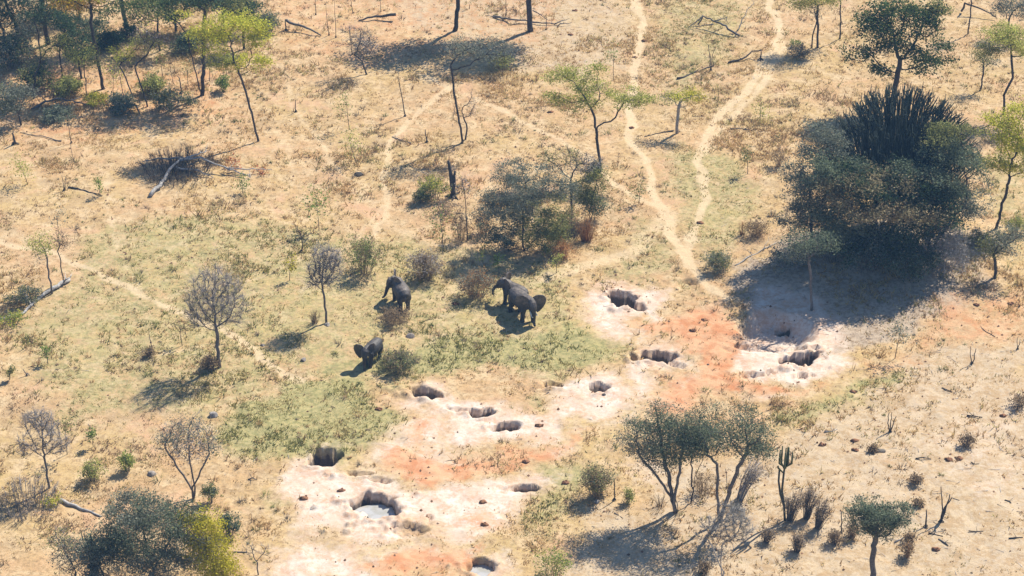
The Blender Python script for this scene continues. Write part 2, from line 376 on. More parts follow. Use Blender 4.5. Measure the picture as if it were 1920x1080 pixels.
# ---------------------------------------------------------------- mesh building
class MB:
    def __init__(s): s.v = []; s.q = []; s.t = []; s.c = []; s.n = 0
    def add(s, v, q=None, t=None, c=(1, 1, 1)):
        v = np.asarray(v, np.float32).reshape(-1, 3)
        if q is not None and len(q): s.q.append(np.asarray(q, np.int64) + s.n)
        if t is not None and len(t): s.t.append(np.asarray(t, np.int64) + s.n)
        c = np.asarray(c, np.float32)
        if c.ndim == 1: c = np.broadcast_to(c, (len(v), 3))
        s.v.append(v); s.c.append(c); s.n += len(v)
    def tube(s, P, rad, n=5, c=(0.1, 0.1, 0.1), cap=True):
        P = np.asarray(P, float); rad = np.asarray(rad, float); k = len(P)
        T = np.gradient(P, axis=0); T /= np.linalg.norm(T, axis=1)[:, None] + 1e-9
        ref = np.array([0.31, 0.95, 0.05]) if abs(T[0] @ np.array([0.31, 0.95, 0.05])) < 0.85 else np.array([0.9, -0.3, 0.3])
        A = np.cross(T, ref); A /= np.linalg.norm(A, axis=1)[:, None] + 1e-9
        B = np.cross(T, A)
        an = np.arange(n) * 2 * math.pi / n
        V = P[:, None, :] + rad[:, None, None] * (np.cos(an)[None, :, None] * A[:, None, :] + np.sin(an)[None, :, None] * B[:, None, :])
        i = np.arange(k - 1)[:, None] * n; j = np.arange(n)[None, :]; j2 = (j + 1) % n
        q = np.stack([i + j, i + j2, i + n + j2, i + n + j], -1).reshape(-1, 4)
        t = []
        if cap:
            b = (k - 1) * n
            t = [(b, b + a, b + a + 1) for a in range(1, n - 1)] + [(0, a + 1, a) for a in range(1, n - 1)]
        s.add(V.reshape(-1, 3), q, t, c)
    def spikes(s, P, D, rad, c):             # thin three-sided twigs from P to P+D
        P = np.asarray(P, float); D = np.asarray(D, float); k = len(P)
        if k == 0: return
        rad = np.broadcast_to(np.asarray(rad, float), (k,))
        T = D / (np.linalg.norm(D, axis=1)[:, None] + 1e-9)
        A = np.cross(T, np.array([0.37, 0.81, 0.2])); A /= np.linalg.norm(A, axis=1)[:, None] + 1e-9
        B = np.cross(T, A)
        V = np.zeros((k, 4, 3))
        for a in range(3):
            th = a * 2.0944
            V[:, a] = P + rad[:, None] * (math.cos(th) * A + math.sin(th) * B)
        V[:, 3] = P + D
        b = (np.arange(k) * 4)[:, None]
        t = np.concatenate([b + np.array([[0, 1, 3]]), b + np.array([[1, 2, 3]]), b + np.array([[2, 0, 3]])])
        c = np.asarray(c)
        if c.ndim == 2: c = np.repeat(c, 4, 0)
        s.add(V.reshape(-1, 3), None, t, c)
    def leaves(s, P, size, c, rng, up=0.55, ratio=0.55):
        P = np.asarray(P, float); k = len(P)
        if k == 0: return
        size = np.broadcast_to(np.asarray(size, float), (k,))
        N = rng.randn(k, 3); N[:, 2] = np.abs(N[:, 2]) * 0.8 + up; N /= np.linalg.norm(N, axis=1)[:, None]
        A = np.cross(N, rng.randn(k, 3)); A /= np.linalg.norm(A, axis=1)[:, None] + 1e-9
        B = np.cross(N, A)
        a = A * size[:, None] * 0.5; b = B * size[:, None] * 0.5 * ratio
        V = np.stack([P - a, P - b, P + a, P + b], 1)      # a diamond leaf spray
        q = (np.arange(k) * 4)[:, None] + np.arange(4)[None, :]
        c = np.asarray(c)
        if c.ndim == 2: c = np.repeat(c, 4, 0)
        s.add(V.reshape(-1, 3), q, None, c)
    def build(s, name, mat, parent=None, smooth=False, loc=None):
        me = bpy.data.meshes.new(name)
        V = np.concatenate(s.v); C = np.concatenate(s.c)
        Q = np.concatenate(s.q) if s.q else np.zeros((0, 4), np.int64)
        T = np.concatenate(s.t) if s.t else np.zeros((0, 3), np.int64)
        me.vertices.add(len(V)); me.vertices.foreach_set('co', V.ravel())
        nl = len(Q) * 4 + len(T) * 3
        me.loops.add(nl); me.loops.foreach_set('vertex_index', np.concatenate([Q.ravel(), T.ravel()]).astype(np.int32))
        st = np.concatenate([np.arange(len(Q)) * 4, len(Q) * 4 + np.arange(len(T)) * 3]).astype(np.int32)
        me.polygons.add(len(st)); me.polygons.foreach_set('loop_start', st)
        if smooth: me.polygons.foreach_set('use_smooth', np.ones(len(st), bool))
        at = me.color_attributes.new('col', 'FLOAT_COLOR', 'POINT')
        at.data.foreach_set('color', np.concatenate([C, np.ones((len(C), 1), np.float32)], 1).astype(np.float32).ravel())
        me.update(calc_edges=True)
        me.materials.append(mat)
        o = bpy.data.objects.new(name, me); COL.objects.link(o)
        if parent is not None: o.parent = parent
        if loc is not None: o.location = loc
        return o

def tag(o, label, cat=None, group=None, kind=None):
    o['label'] = label
    if cat: o['category'] = cat
    if group: o['group'] = group
    if kind: o['kind'] = kind
    return o

def empty(name, loc, rz=0.0):
    o = bpy.data.objects.new(name, None); COL.objects.link(o)
    o.empty_display_size = 0.5; o.location = loc; o.rotation_euler = (0, 0, rz)
    return o

# ---------------------------------------------------------------- ground
def grid_lines(lo, hi, flo, fhi, fine, coarse, far):
    a = np.arange(flo, fhi, fine)
    l = []; x = flo
    while x > lo: x -= coarse; l.append(x)
    d = coarse
    while x > far[0]: d *= 1.7; x -= d; l.append(x)
    r = []; x = a[-1]
    while x < hi: x += coarse; r.append(x)
    d = coarse
    while x < far[1]: d *= 1.7; x += d; r.append(x)
    return np.array(l[::-1] + list(a) + r)

def make_ground():
    xs = grid_lines(-52, 52, -22, 28, 0.115, 0.30, (-4000, 4000))
    ys = grid_lines(92, 205, 99, 141, 0.13, 0.30, (-3000, 9000))
    X, Y = np.meshgrid(xs, ys)
    x, y = X.ravel(), Y.ravel()
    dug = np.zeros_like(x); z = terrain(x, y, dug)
    nx, ny = len(xs), len(ys)
    i = np.arange(ny - 1)[:, None] * nx + np.arange(nx - 1)[None, :]
    q = np.stack([i, i + 1, i + 1 + nx, i + nx], -1).reshape(-1, 4)
    mb = MB(); mb.add(np.stack([x, y, z], 1), q)
    o = mb.build('ground', M_GROUND, smooth=True)
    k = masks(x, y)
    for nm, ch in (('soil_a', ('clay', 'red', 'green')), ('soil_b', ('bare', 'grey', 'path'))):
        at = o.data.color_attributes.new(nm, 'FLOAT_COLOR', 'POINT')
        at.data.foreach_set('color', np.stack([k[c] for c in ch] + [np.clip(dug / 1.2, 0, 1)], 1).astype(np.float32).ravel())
    tag(o, 'dry straw coloured savanna ground with white clay, red soil and pits', 'ground', kind='structure')
make_ground()

# ---------------------------------------------------------------- grass cover
def grass_field():
    rng = np.random.RandomState(11)
    n = 290000
    y = 94 + (208 - 94) * rng.rand(n) ** 1.0
    hw = (y * CP + CAM_H * SP) * TP + 5
    x = (rng.rand(n) * 2 - 1) * 50
    keep = np.abs(x) < hw
    x, y = x[keep], y[keep]
    k = masks(x, y)
    clump = fbm(x, y, 1.6, 700, 3); patch = fbm(x, y, 9.0, 800, 3)
    p = 0.10 + 1.2 * sstep(0.42, 0.66, clump)
    p = p * (0.3 + 1.3 * sstep(0.36, 0.64, patch))
    p = p * (1 - np.clip(k['clay'] * 1.3, 0, 1)) * (1 - 0.9 * np.clip(k['path'], 0, 1)) * (1 - 0.72 * np.clip(k['bare'], 0, 1))
    p = p * (1 - 0.85 * np.clip(k['red'], 0, 1)) * (1 - 0.35 * k['grey'])
    p = np.where(k['green'] > 0.3, np.maximum(p, 1.3 * k['green'] * sstep(0.36, 0.58, clump) * (1 - np.clip(k['clay'] * 1.5, 0, 1))), p)
    keep = rng.rand(len(x)) < p * 0.62
    x, y, clump = x[keep], y[keep], clump[keep]; k = {a: b[keep] for a, b in k.items()}
    z = terrain(x, y)
    isg = rng.rand(len(x)) < np.clip(k['green'] * 1.25 - 0.08 + 0.10 * (fbm(x, y, 7, 55, 2) - 0.4), 0.02, 0.95)
    for green in (False, True):
        m = isg == green
        X, Y, Z = x[m], y[m], z[m]; nt_ = len(X)
        h = (0.6 + 0.9 * sstep(0.4, 0.65, fbm(X, Y, 6.0, 415, 3))) * (0.07 + 0.16 * rng.rand(nt_) ** 2 + 0.16 * (rng.rand(nt_) < 0.06)) * (0.8 if green else 1.0)
        if green:
            pal = np.array([[0.27, 0.26, 0.09], [0.20, 0.21, 0.075], [0.34, 0.30, 0.11], [0.40, 0.33, 0.14]])
        else:
            pal = np.array([[0.56, 0.42, 0.21], [0.50, 0.34, 0.16], [0.42, 0.28, 0.145], [0.62, 0.48, 0.26], [0.42, 0.36, 0.16], [0.38, 0.27, 0.16]])
        ix = np.clip((fbm(X, Y, 3.5, 210, 3) * 2.2 - 0.6) * len(pal) + rng.randn(nt_) * 1.1, 0, len(pal) - 1).astype(int)
        tc = pal[ix] * (0.8 + 0.4 * rng.rand(nt_, 1))
        nb = 5
        I = np.repeat(np.arange(nt_), nb); nbl = len(I)
        spread = 0.10 + 0.07 * rng.rand(nt_)
        bx = X[I] + rng.randn(nbl) * spread[I] * 0.7; by = Y[I] + rng.randn(nbl) * spread[I] * 0.7
        an = rng.rand(nbl) * 6.283; ln = h[I] * (0.5 + 0.9 * rng.rand(nbl))
        tip = np.stack([bx + np.cos(an) * ln * 0.8, by + np.sin(an) * ln * 0.8, Z[I] + ln], 1)
        pa = rng.rand(nbl) * 6.283; w = 0.028 + 0.03 * rng.rand(nbl)
        b0 = np.stack([bx - np.cos(pa) * w, by - np.sin(pa) * w, Z[I] - 0.03], 1)
        b1 = np.stack([bx + np.cos(pa) * w, by + np.sin(pa) * w, Z[I] - 0.03], 1)
        V = np.stack([b0, b1, tip], 1).reshape(-1, 3)
        T = np.arange(nbl * 3).reshape(-1, 3)
        mb = MB(); mb.add(V, None, T, np.repeat(tc[I] * (0.85 + 0.3 * rng.rand(nbl, 1)), 3, 0))
        if green: tag(mb.build('green_grass', M_GRASS), 'short olive green grass around the dug clay and the elephants', 'grass', kind='stuff')
        else: tag(mb.build('dry_grass', M_GRASS), 'straw and brown dry grass tufts across the savanna', 'grass', kind='stuff')
grass_field()
#@@OBJECTS@@
# ================================================================ vegetation builders
PAL = {                                      # leaf colours (base colours of the leaves themselves)
 'dark': [(0.068, 0.112, 0.059), (0.045, 0.082, 0.053), (0.097, 0.134, 0.068)],
 'deep': [(0.060, 0.105, 0.044), (0.090, 0.127, 0.044), (0.150, 0.179, 0.068)],
 'grey': [(0.217, 0.235, 0.182), (0.157, 0.182, 0.139), (0.270, 0.278, 0.217)],
 'umb': [(0.154, 0.186, 0.121), (0.113, 0.146, 0.097), (0.203, 0.235, 0.154)],
 'olive': [(0.25, 0.26, 0.10), (0.17, 0.19, 0.075), (0.31, 0.30, 0.12)],
 'brown': [(0.328, 0.271, 0.160), (0.235, 0.216, 0.122), (0.375, 0.309, 0.188)],
 'yel': [(0.60, 0.55, 0.085), (0.50, 0.50, 0.075), (0.40, 0.43, 0.065)],
 'aca': [(0.42, 0.43, 0.115), (0.33, 0.36, 0.09), (0.48, 0.47, 0.16)],
 'must': [(0.46, 0.41, 0.035), (0.36, 0.34, 0.035), (0.52, 0.45, 0.05)],
 'orange': [(0.52, 0.29, 0.05), (0.45, 0.30, 0.05), (0.36, 0.30, 0.06)],
 'rust':   [(0.42, 0.21, 0.085), (0.34, 0.17, 0.07), (0.46, 0.27, 0.12)],
 'redlf':  [(0.50, 0.10, 0.05), (0.42, 0.13, 0.05), (0.38, 0.18, 0.06)],
 'dry': [(0.288, 0.210, 0.132), (0.216, 0.156, 0.102), (0.360, 0.264, 0.156)],
 'twig': [(0.310, 0.287, 0.279), (0.248, 0.225, 0.217), (0.404, 0.373, 0.365)],
 'dtwig': [(0.143, 0.124, 0.117), (0.111, 0.098, 0.091), (0.182, 0.156, 0.143)],
 'pale':   [(0.34, 0.33, 0.32), (0.27, 0.26, 0.26), (0.40, 0.38, 0.36)],
 'green': [(0.204, 0.288, 0.072), (0.144, 0.216, 0.060), (0.264, 0.324, 0.096)],
}
def pal(rng, key, n, var=0.25):
    P = np.array(PAL[key])
    return P[rng.randint(0, len(P), n)] * (1 - var + 2 * var * rng.rand(n, 1))

BARK = {'d': (0.075, 0.066, 0.06), 'g': (0.15, 0.135, 0.125), 'p': (0.36, 0.34, 0.32), 'b': (0.11, 0.085, 0.065)}

def to_m(base, pts, s):
    """photograph offsets (right, up) of a standing thing to metres (x, 0, z)"""
    return [np.array([dx / s, 0.0, dy / (s * CP)]) for dx, dy in pts]

def colonize(rng, nodes, parent, att, step, iters=90, dk=None, seek=1e9, wig=0.25, lift=0.0):
    nodes = [np.array(p, float) for p in nodes]; parent = list(parent)
    A = np.array(att); dk = dk or step * 1.6
    N = np.array(nodes)
    d = np.linalg.norm(A[:, None] - N[None], axis=2); near = d.argmin(1); dm = d.min(1)
    for it in range(iters):
        if len(A) == 0: break
        use = dm < seek
        if not use.any(): break
        D = A[use] - N[near[use]]; D /= np.linalg.norm(D, axis=1)[:, None] + 1e-9
        acc = np.zeros((len(N), 3)); np.add.at(acc, near[use], D)
        idx = np.unique(near[use])
        v = acc[idx]; v /= np.linalg.norm(v, axis=1)[:, None] + 1e-9
        v = v + rng.randn(*v.shape) * wig; v[:, 2] += lift; v /= np.linalg.norm(v, axis=1)[:, None]
        new = N[idx] + v * step
        off = len(N); N = np.concatenate([N, new]); parent += list(idx)
        d = np.linalg.norm(A[:, None] - new[None], axis=2); m = d.min(1); am = d.argmin(1) + off
        b = m < dm; near = np.where(b, am, near); dm = np.where(b, m, dm)
        k = dm > dk
        A, near, dm = A[k], near[k], dm[k]
        if len(N) > 2600: break
    return N, np.array(parent)

def chains(N, parent, r):
    n = len(N); ch = [[] for _ in range(n)]
    for i in range(1, n):
        if parent[i] >= 0: ch[parent[i]].append(i)
    out = []; stack = [(0, None)]
    while stack:
        i, pr = stack.pop()
        c = [pr, i] if pr is not None else [i]
        while ch[i]:
            k = sorted(ch[i], key=lambda a: -r[a])
            for o in k[1:]: stack.append((o, i))
            i = k[0]; c.append(i)
        out.append(c)
    return out

def radii(N, parent, r0, R0, e=2.1):
    a = np.full(len(N), r0 ** e); has = np.zeros(len(N), bool)
    acc = np.zeros(len(N))
    for i in range(len(N) - 1, -1, -1):
        if not has[i]: acc[i] = r0 ** e
        if parent[i] >= 0: acc[parent[i]] += acc[i]; has[parent[i]] = True
    r = acc ** (1 / e)
    f = ((r - r0) / max(r.max() - r0, 1e-6)) ** 1.15
    return r0 + (R0 - r0) * f, ~has

def tree(name, label, cat, base, path, crowns, rad=0.13, bark='d', natt=220, step=None, leaf=0.16, per=14, clump=0.28,
         group=None, seed=None, stems=1, wig=0.25, twigs=0, deep=0.75, tl=0.5, tipr=0.012, lift=0.0, root=None, up=0.55, flare=1.35):
    """a woody plant: trunk through the given offsets, limbs grown into the crown volumes, leaves on the tips"""
    rng = np.random.RandomState(seed if seed is not None else (int(base[0]) * 31 + int(base[1])) % 99991)
    g = G(*base); s = SC(g[1], g[2])
    if root is None:
        root = empty(name, g); tag(root, label, cat, group)
    P = [np.zeros(3)] + to_m(base, path, s)
    # finer trunk
    pts = [P[0] - np.array([0, 0, 0.15])]; par = [-1]
    for a, b in zip(P[:-1], P[1:]):
        k = max(2, int(np.linalg.norm(b - a) / 0.4))
        for i in range(1, k + 1):
            pts.append(a + (b - a) * i / k + rng.randn(3) * np.array([0.03, 0.05, 0.0])); par.append(len(pts) - 2)
    if stems > 1:                            # several stems from one root
        for q in range(stems - 1):
            c = crowns[(q + 1) % len(crowns)]; yo = c[5] if len(c) > 5 else 0.0
            e = np.array([c[0] / s, yo + (rng.rand() - 0.5) * 0.5 * c[2] / s, max(0.5, (c[1] - 0.55 * c[3]) / (s * CP) - yo * SP / CP)])
            b0 = np.array([math.cos(q * 2.4 + 1), math.sin(q * 2.4 + 1), 0]) * 0.22
            b1 = b0 * 0.5 + np.array([e[0] * 0.35, e[1] * 0.35, e[2] * 0.5]); k = max(3, int(np.linalg.norm(e) / 0.4)); pr = 0
            for i in range(1, k + 1):
                f = i / k; p = b0 * (1 - f) ** 2 + 2 * b1 * f * (1 - f) + e * f * f + rng.randn(3) * 0.035
                pts.append(p); par.append(pr); pr = len(pts) - 1
    att = []; keys = []; ell = []
    tot = sum(c[2] * c[3] for c in crowns)
    for c in crowns:
        dx, dy, rx, ry, key = c[:5]; yo = c[5] if len(c) > 5 else 0.0
        ax = rx / s; ay = ax * deep
        az = math.sqrt(max((ry / s) ** 2 - (ay * SP) ** 2, (0.28 * ry / s) ** 2)) / CP
        cz = dy / (s * CP) - yo * SP / CP
        ell.append((np.array([dx / s, yo, cz]), np.array([ax, ay, az]), key))
        k = max(12, int(1.5 * natt * c[2] * c[3] / tot))
        u = rng.randn(k * 3, 3); u /= np.linalg.norm(u, axis=1)[:, None]; u *= (rng.rand(k * 3, 1) ** (1 / 2.4))
        q = u * np.array([ax, ay, az]) + np.array([dx / s, yo, cz])
        dens = fbm(q[:, 0] + q[:, 2] * 1.3, q[:, 1] + q[:, 2], max(0.6, ax * 0.55), 900 + int(rng.randint(500)), 2)
        q = q[np.argsort(-dens)[:int(k * 1.6)]]; q = q[rng.permutation(len(q))[:k]]
        q = q[q[:, 2] > 0.15]
        att.append(q)
    attl = att; att = np.concatenate(att)
    span = max(a[1].max() for a in ell)
    step = step or max(0.15, min(0.36, span * 0.13))
    rad = rad * 0.72; leaf = leaf * 0.82
    N, parent = colonize(rng, pts, par, att, step, wig=wig, lift=lift, dk=step * 1.25)
    r, tip = radii(N, parent, tipr, rad)
    zf = np.clip(1 - N[:, 2] / 0.7, 0, 1); r = r * np.where(r > rad * 0.55, 1 + (flare - 1) * zf ** 2, 1)
    tm, cm = MB(), MB()
    bc = np.array(BARK[bark])
    thr = max(rad * 0.28, tipr * 2.2)
    for c in chains(N, parent, r):
        rr = r[c].copy()
        if len(c) > 1: rr[0] = min(rr[0], rr[1] * 1.15)
        if len(c) == 1: continue
        big = rr.max() > thr
        (tm if big else cm).tube(N[c], rr, 6 if rr.max() > 0.07 else (4 if rr.max() > 0.03 else 3), bc * (0.85 + 0.3 * rng.rand()), cap=big)
    tm.build('trunk', M_BARK, root, smooth=True)
    # foliage
    thin = np.where(r < max(tipr * 2.6, rad * 0.16))[0]
    thin = thin[N[thin, 2] > 0.2]
    E0 = np.array([e[0] for e in ell]); E1 = np.array([e[1] for e in ell])
    dd = (((N[thin][:, None] - E0[None]) / (E1[None] * 1.15)) ** 2).sum(2)
    own = dd.argmin(1); inside = dd.min(1) < 1.7
    thin, own = thin[inside], own[inside]
    for ki, e in enumerate(ell):
        idx = thin[own == ki]
        if len(idx) == 0: continue
        key = e[2]
        if per > 0:
            cen = np.concatenate([N[idx], attl[ki]]); wt = rng.gamma(1.3, 1.0, len(cen)); wt /= wt.sum()
            area = math.pi * e[1][0] * math.hypot(e[1][2] * CP, e[1][1] * SP)
            nl = int(min(12000, per / 6.5 * area / (0.275 * leaf * leaf * 1.25)))
            I = rng.choice(len(cen), nl, p=wt); tone = 0.65 + 0.7 * rng.rand(len(cen))
            Q = cen[I] + rng.randn(nl, 3) * clump * np.array([1, 1, 0.55])
            Q = Q[Q[:, 2] > 0.05]; I = I[:len(Q)]
            C = pal(rng, key, len(Q), 0.22) * tone[I][:, None]
            cm.leaves(Q, leaf * (0.6 + 0.8 * rng.rand(len(Q))), C, rng, up=up)
        if twigs > 0:
            I = np.repeat(idx, twigs)
            dirs = N[I] - N[parent[I]]; dirs /= np.linalg.norm(dirs, axis=1)[:, None] + 1e-9
            dirs = dirs + rng.randn(len(I), 3) * 0.55; dirs[:, 2] += 0.35; dirs /= np.linalg.norm(dirs, axis=1)[:, None]
            cm.spikes(N[I], dirs * (tl * (0.4 + 0.9 * rng.rand(len(I), 1))), tipr * 0.9, pal(rng, 'dtwig' if bark == 'd' else ('pale' if bark == 'p' else 'twig'), len(I)))
    if cm.n: cm.build('crown', M_LEAF, root)
    return root

def stems_mesh(rng, n, w, h, key, lean=(0, 0), rad=0.014, kids=3, curve=0.4, spread=0.35):
    """a clump of upright stems with side twigs"""
    mb = MB(); L = []
    for i in range(n):
        a = rng.rand() * 6.283; q = rng.rand() ** 0.6
        b = np.array([math.cos(a), math.sin(a), 0]) * w * spread * q
        t = np.array([math.cos(a) * w * q + lean[0], math.sin(a) * w * q + lean[1], h * (1 - 0.45 * q) * (0.65 + 0.5 * rng.rand())])
        mid = b * (1 - curve) + t * curve + np.array([0, 0, h * 0.12]) + rng.randn(3) * 0.05
        P = np.array([b - [0, 0, 0.06], (b + mid) / 2, mid, t])
        c = pal(rng, key, 1)[0]
        mb.tube(P, np.array([1, 0.85, 0.6, 0.25]) * rad * (0.7 + 0.6 * rng.rand()), 3, c, cap=False)
        L.append((mid, t, c))
        for k in range(kids):
            f = rng.rand(); p = mid * (1 - f) + t * f
            d = rng.randn(3) * 0.6 + (t - mid) / (np.linalg.norm(t - mid) + 1e-6); d /= np.linalg.norm(d)
            mb.spikes([p], [d * h * (0.15 + 0.25 * rng.rand())], rad * 0.5, c)
            L.append((p, p + d * h * 0.2, c))
    return mb, L

def shrub(name, label, base, wpx, hpx, key='dry', leafkey=None, n=26, per=6, leaf=0.11, group=None, cat='shrub', lean=(0, 0), rad=0.014,
          clump=0.12, kids=3, seed=None, spread=0.35):
    """a low bush: half width and height in photograph pixels"""
    rng = np.random.RandomState(seed if seed is not None else (int(base[0]) * 17 + int(base[1]) * 3) % 99991)
    g = G(*base); s = SC(g[1], g[2])
    w = wpx / s; h = hpx / (s * CP)
    n = int(n * 1.3); per = per * 1.45; wpx = wpx * 1.05
    mb, L = stems_mesh(rng, n, w, h, key, (lean[0] / s, 0), rad, kids, spread=spread)
    if leafkey is None:
        o = mb.build(name, M_LEAF, loc=g); tag(o, label, cat, group); return o
    root = empty(name, g); tag(root, label, cat, group)
    mb.build('stems', M_BARK, root)
    lm = MB(); Q = []; C = []
    keys = leafkey if isinstance(leafkey, (list, tuple)) else [leafkey]
    for a, b, c in L:
        k = rng.poisson(per); f = rng.rand(k, 1)
        Q.append(a * (1 - f) + b * f + rng.randn(k, 3) * clump)
        C.append(pal(rng, keys[rng.randint(len(keys))], k))
    Q = np.concatenate(Q); C = np.concatenate(C); m = Q[:, 2] > 0.02
    lm.leaves(Q[m], leaf * (0.6 + 0.8 * rng.rand(m.sum())), C[m], rng)
    lm.build('foliage', M_LEAF, root)
    return root

def sapling(label, base, hpx, key='green', lean=0, crown=0.45, per=10, group='saplings in the dry grass', leaf=0.12, rad=0.03, name='sapling', bark='d', forks=3):
    rng = np.random.RandomState((int(base[0]) * 13 + int(base[1]) * 7) % 99991)
    g = G(*base); s = SC(g[1], g[2]); h = hpx / (s * CP); lx = lean / s
    root = empty(name, g); tag(root, label, 'sapling', group)
    tm = MB(); k = 6; f = np.linspace(0, 1, k)[:, None]
    P = np.array([0, 0, -0.08]) + f * np.array([lx, 0, h]) + np.cumsum(rng.randn(k, 3) * [0.04, 0.04, 0], 0) * f
    c = np.array(BARK[bark])
    tm.tube(P, np.linspace(1, 0.3, k) * rad, 4, c)
    tips = [P[-1]]
    for i in range(forks):
        q = 0.35 + 0.55 * rng.rand(); p = P[0] + (P[-1] - P[0]) * q
        j = q * (k - 1); p = P[int(j)] * (1 - j % 1) + P[min(k - 1, int(j) + 1)] * (j % 1)
        d = np.array([rng.randn(), rng.randn(), 1.2]); d /= np.linalg.norm(d); e = p + d * h * (0.18 + 0.2 * rng.rand())
        tm.tube([p, (p + e) / 2 + rng.randn(3) * 0.03, e], np.array([0.5, 0.4, 0.2]) * rad, 3, c, cap=False); tips += [e, (p + e) / 2]
    tm.build('trunk', M_BARK, root)
    if per:
        per = per * 2.2; leaf = leaf * 1.15
        lm = MB(); T = np.array(tips + [P[-2]]); n = len(T)
        I = np.repeat(np.arange(n), rng.poisson(per, n) + 1)
        Q = T[I] + rng.randn(len(I), 3) * h * 0.10 * crown / 0.45
        lm.leaves(Q, leaf * (0.6 + 0.8 * rng.rand(len(I))), pal(rng, key, len(I)), rng)
        lm.build('crown', M_LEAF, root)
    return root

def log(label, pts, rad=0.1, key='g', branches=(), name='fallen_log', cat='log', group='fallen logs and branches', raise_=0.0, hs=None, sides=6):
    """a log lying along photograph points; hs are heights above the ground at those points"""
    rng = np.random.RandomState((int(pts[0][0]) * 7 + int(pts[0][1]) * 5) % 99991)
    hs = hs or [0] * len(pts)
    def place(pp, hh):
        out = []
        for (a, b), h in zip(pp, hh):
            g = G(a, b); gs = SC(g[1]); g = G(a, b + h * gs * CP); out.append(g + [0, 0, h + rad * 0.6 + raise_])
        return np.array(out)
    W = place(pts, hs); o0 = W[0].copy()
    def fine(W):
        out = []
        for a, b in zip(W[:-1], W[1:]):
            k = max(2, int(np.linalg.norm(b - a) / 0.35))
            for i in range(k): out.append(a + (b - a) * i / k + rng.randn(3) * [0.05, 0.05, 0.03])
        out.append(W[-1]); return np.array(out)
    mb = MB(); F = fine(W); c = np.array(BARK[key])
    mb.tube(F - o0, np.linspace(1, 0.45, len(F)) * rad, sides, c)
    if not branches:
        # broken side stubs
        for i in range(2):
            j = rng.randint(1, max(2, len(F) - 1)); d = rng.randn(3); d[2] = abs(d[2]); d /= np.linalg.norm(d)
            mb.tube(np.array([F[j], F[j] + d * (0.25 + 0.3 * rng.rand())]) - o0, np.array([0.4, 0.15]) * rad, 4, c)
        o = mb.build(name, M_BARK, loc=o0, smooth=True); tag(o, label, cat, group); return o
    root = empty(name, o0); tag(root, label, cat, group)
    mb.build('trunk', M_BARK, root, smooth=True)
    for bp, bh in branches:
        F = fine(place(bp, bh)); m = MB(); m.tube(F - o0, np.linspace(0.6, 0.2, len(F)) * rad, 4, c)
        k = 6; J = rng.randint(1, len(F), k); D = rng.randn(k, 3); D[:, 2] = np.abs(D[:, 2])
        m.spikes(F[J] - o0, D * 0.35, rad * 0.2, c)
        m.build('branch', M_BARK, root)
    return root

def stub(label, base, prongs, rad=0.07, key='d', name='dead_stump', cat='stump', group='dead stumps and snags'):
    """an upright dead stem; each prong is a list of photograph offsets (right, up) from the base"""
    rng = np.random.RandomState((int(base[0]) * 3 + int(base[1]) * 11) % 99991)
    rad = rad * 0.62
    g = G(*base); s = SC(g[1], g[2]); mb = MB(); c = np.array(BARK[key])
    for q in prongs:
        P = np.array([[0, 0, -0.1]] + to_m(base, q, s)); out = [P[0]]
        for a, b in zip(P[:-1], P[1:]):
            for i in (1, 2, 3): out.append(a + (b - a) * i / 3 + rng.randn(3) * 0.02)
        P = np.array(out); P[:, 1] += np.linspace(0, 1, len(P)) * rng.randn() * 0.15
        mb.tube(P, np.linspace(1.15, 0.55, len(P)) * rad * (0.8 + 0.4 * rng.rand()), 5, c)
        k = 3; J = rng.randint(1, len(P), k); D = rng.randn(k, 3)
        mb.spikes(P[J], D * 0.18, rad * 0.3, c)
    # roots and crumbled base
    for i in range(5):
        a = i * 1.26 + rng.rand(); d = np.array([math.cos(a), math.sin(a), 0])
        mb.tube([d * 0.02 + [0, 0, 0.16], d * rad * 2.2 + [0, 0, 0.05], d * rad * 4 + [0, 0, -0.05]], np.array([0.8, 0.6, 0.3]) * rad, 4, c)
    o = mb.build(name, M_BARK, loc=g, smooth=True); tag(o, label, cat, group); return o

def rock(label, base, wpx, hpx, col=(0.34, 0.32, 0.31), group='rocks in the grass'):
    rng = np.random.RandomState((int(base[0]) * 19 + int(base[1])) % 99991)
    g = G(*base); s = SC(g[1]); w = 0.75 * wpx / s; h = 0.75 * hpx / s
    bm = bmesh.new(); bmesh.ops.create_icosphere(bm, subdivisions=3, radius=1.0)
    V = np.array([v.co[:] for v in bm.verts]); F = np.array([[v.index for v in f.verts] for f in bm.faces]); bm.free()
    d = np.zeros(len(V))
    for i in range(9):                       # flat chipped facets
        nrm = rng.randn(3); nrm /= np.linalg.norm(nrm); cut = 0.5 + 0.3 * rng.rand()
        k = V @ nrm; V = V - np.maximum(k - cut, 0)[:, None] * nrm * 0.9
    V += (fbm(V[:, 0] + V[:, 2], V[:, 1] - V[:, 2], 0.4, 60, 3) - 0.5)[:, None] * 0.12
    V = V * [w, w * 0.8, h]; V[:, 2] += h * 0.12
    mb = MB(); mb.add(V, None, F, np.array(col) * [0.74, 0.68, 0.62] * (0.85 + 0.3 * rng.rand(len(V), 1)))
    o = mb.build('rock', M_ROCK, loc=g); tag(o, label, 'rock', group); return o

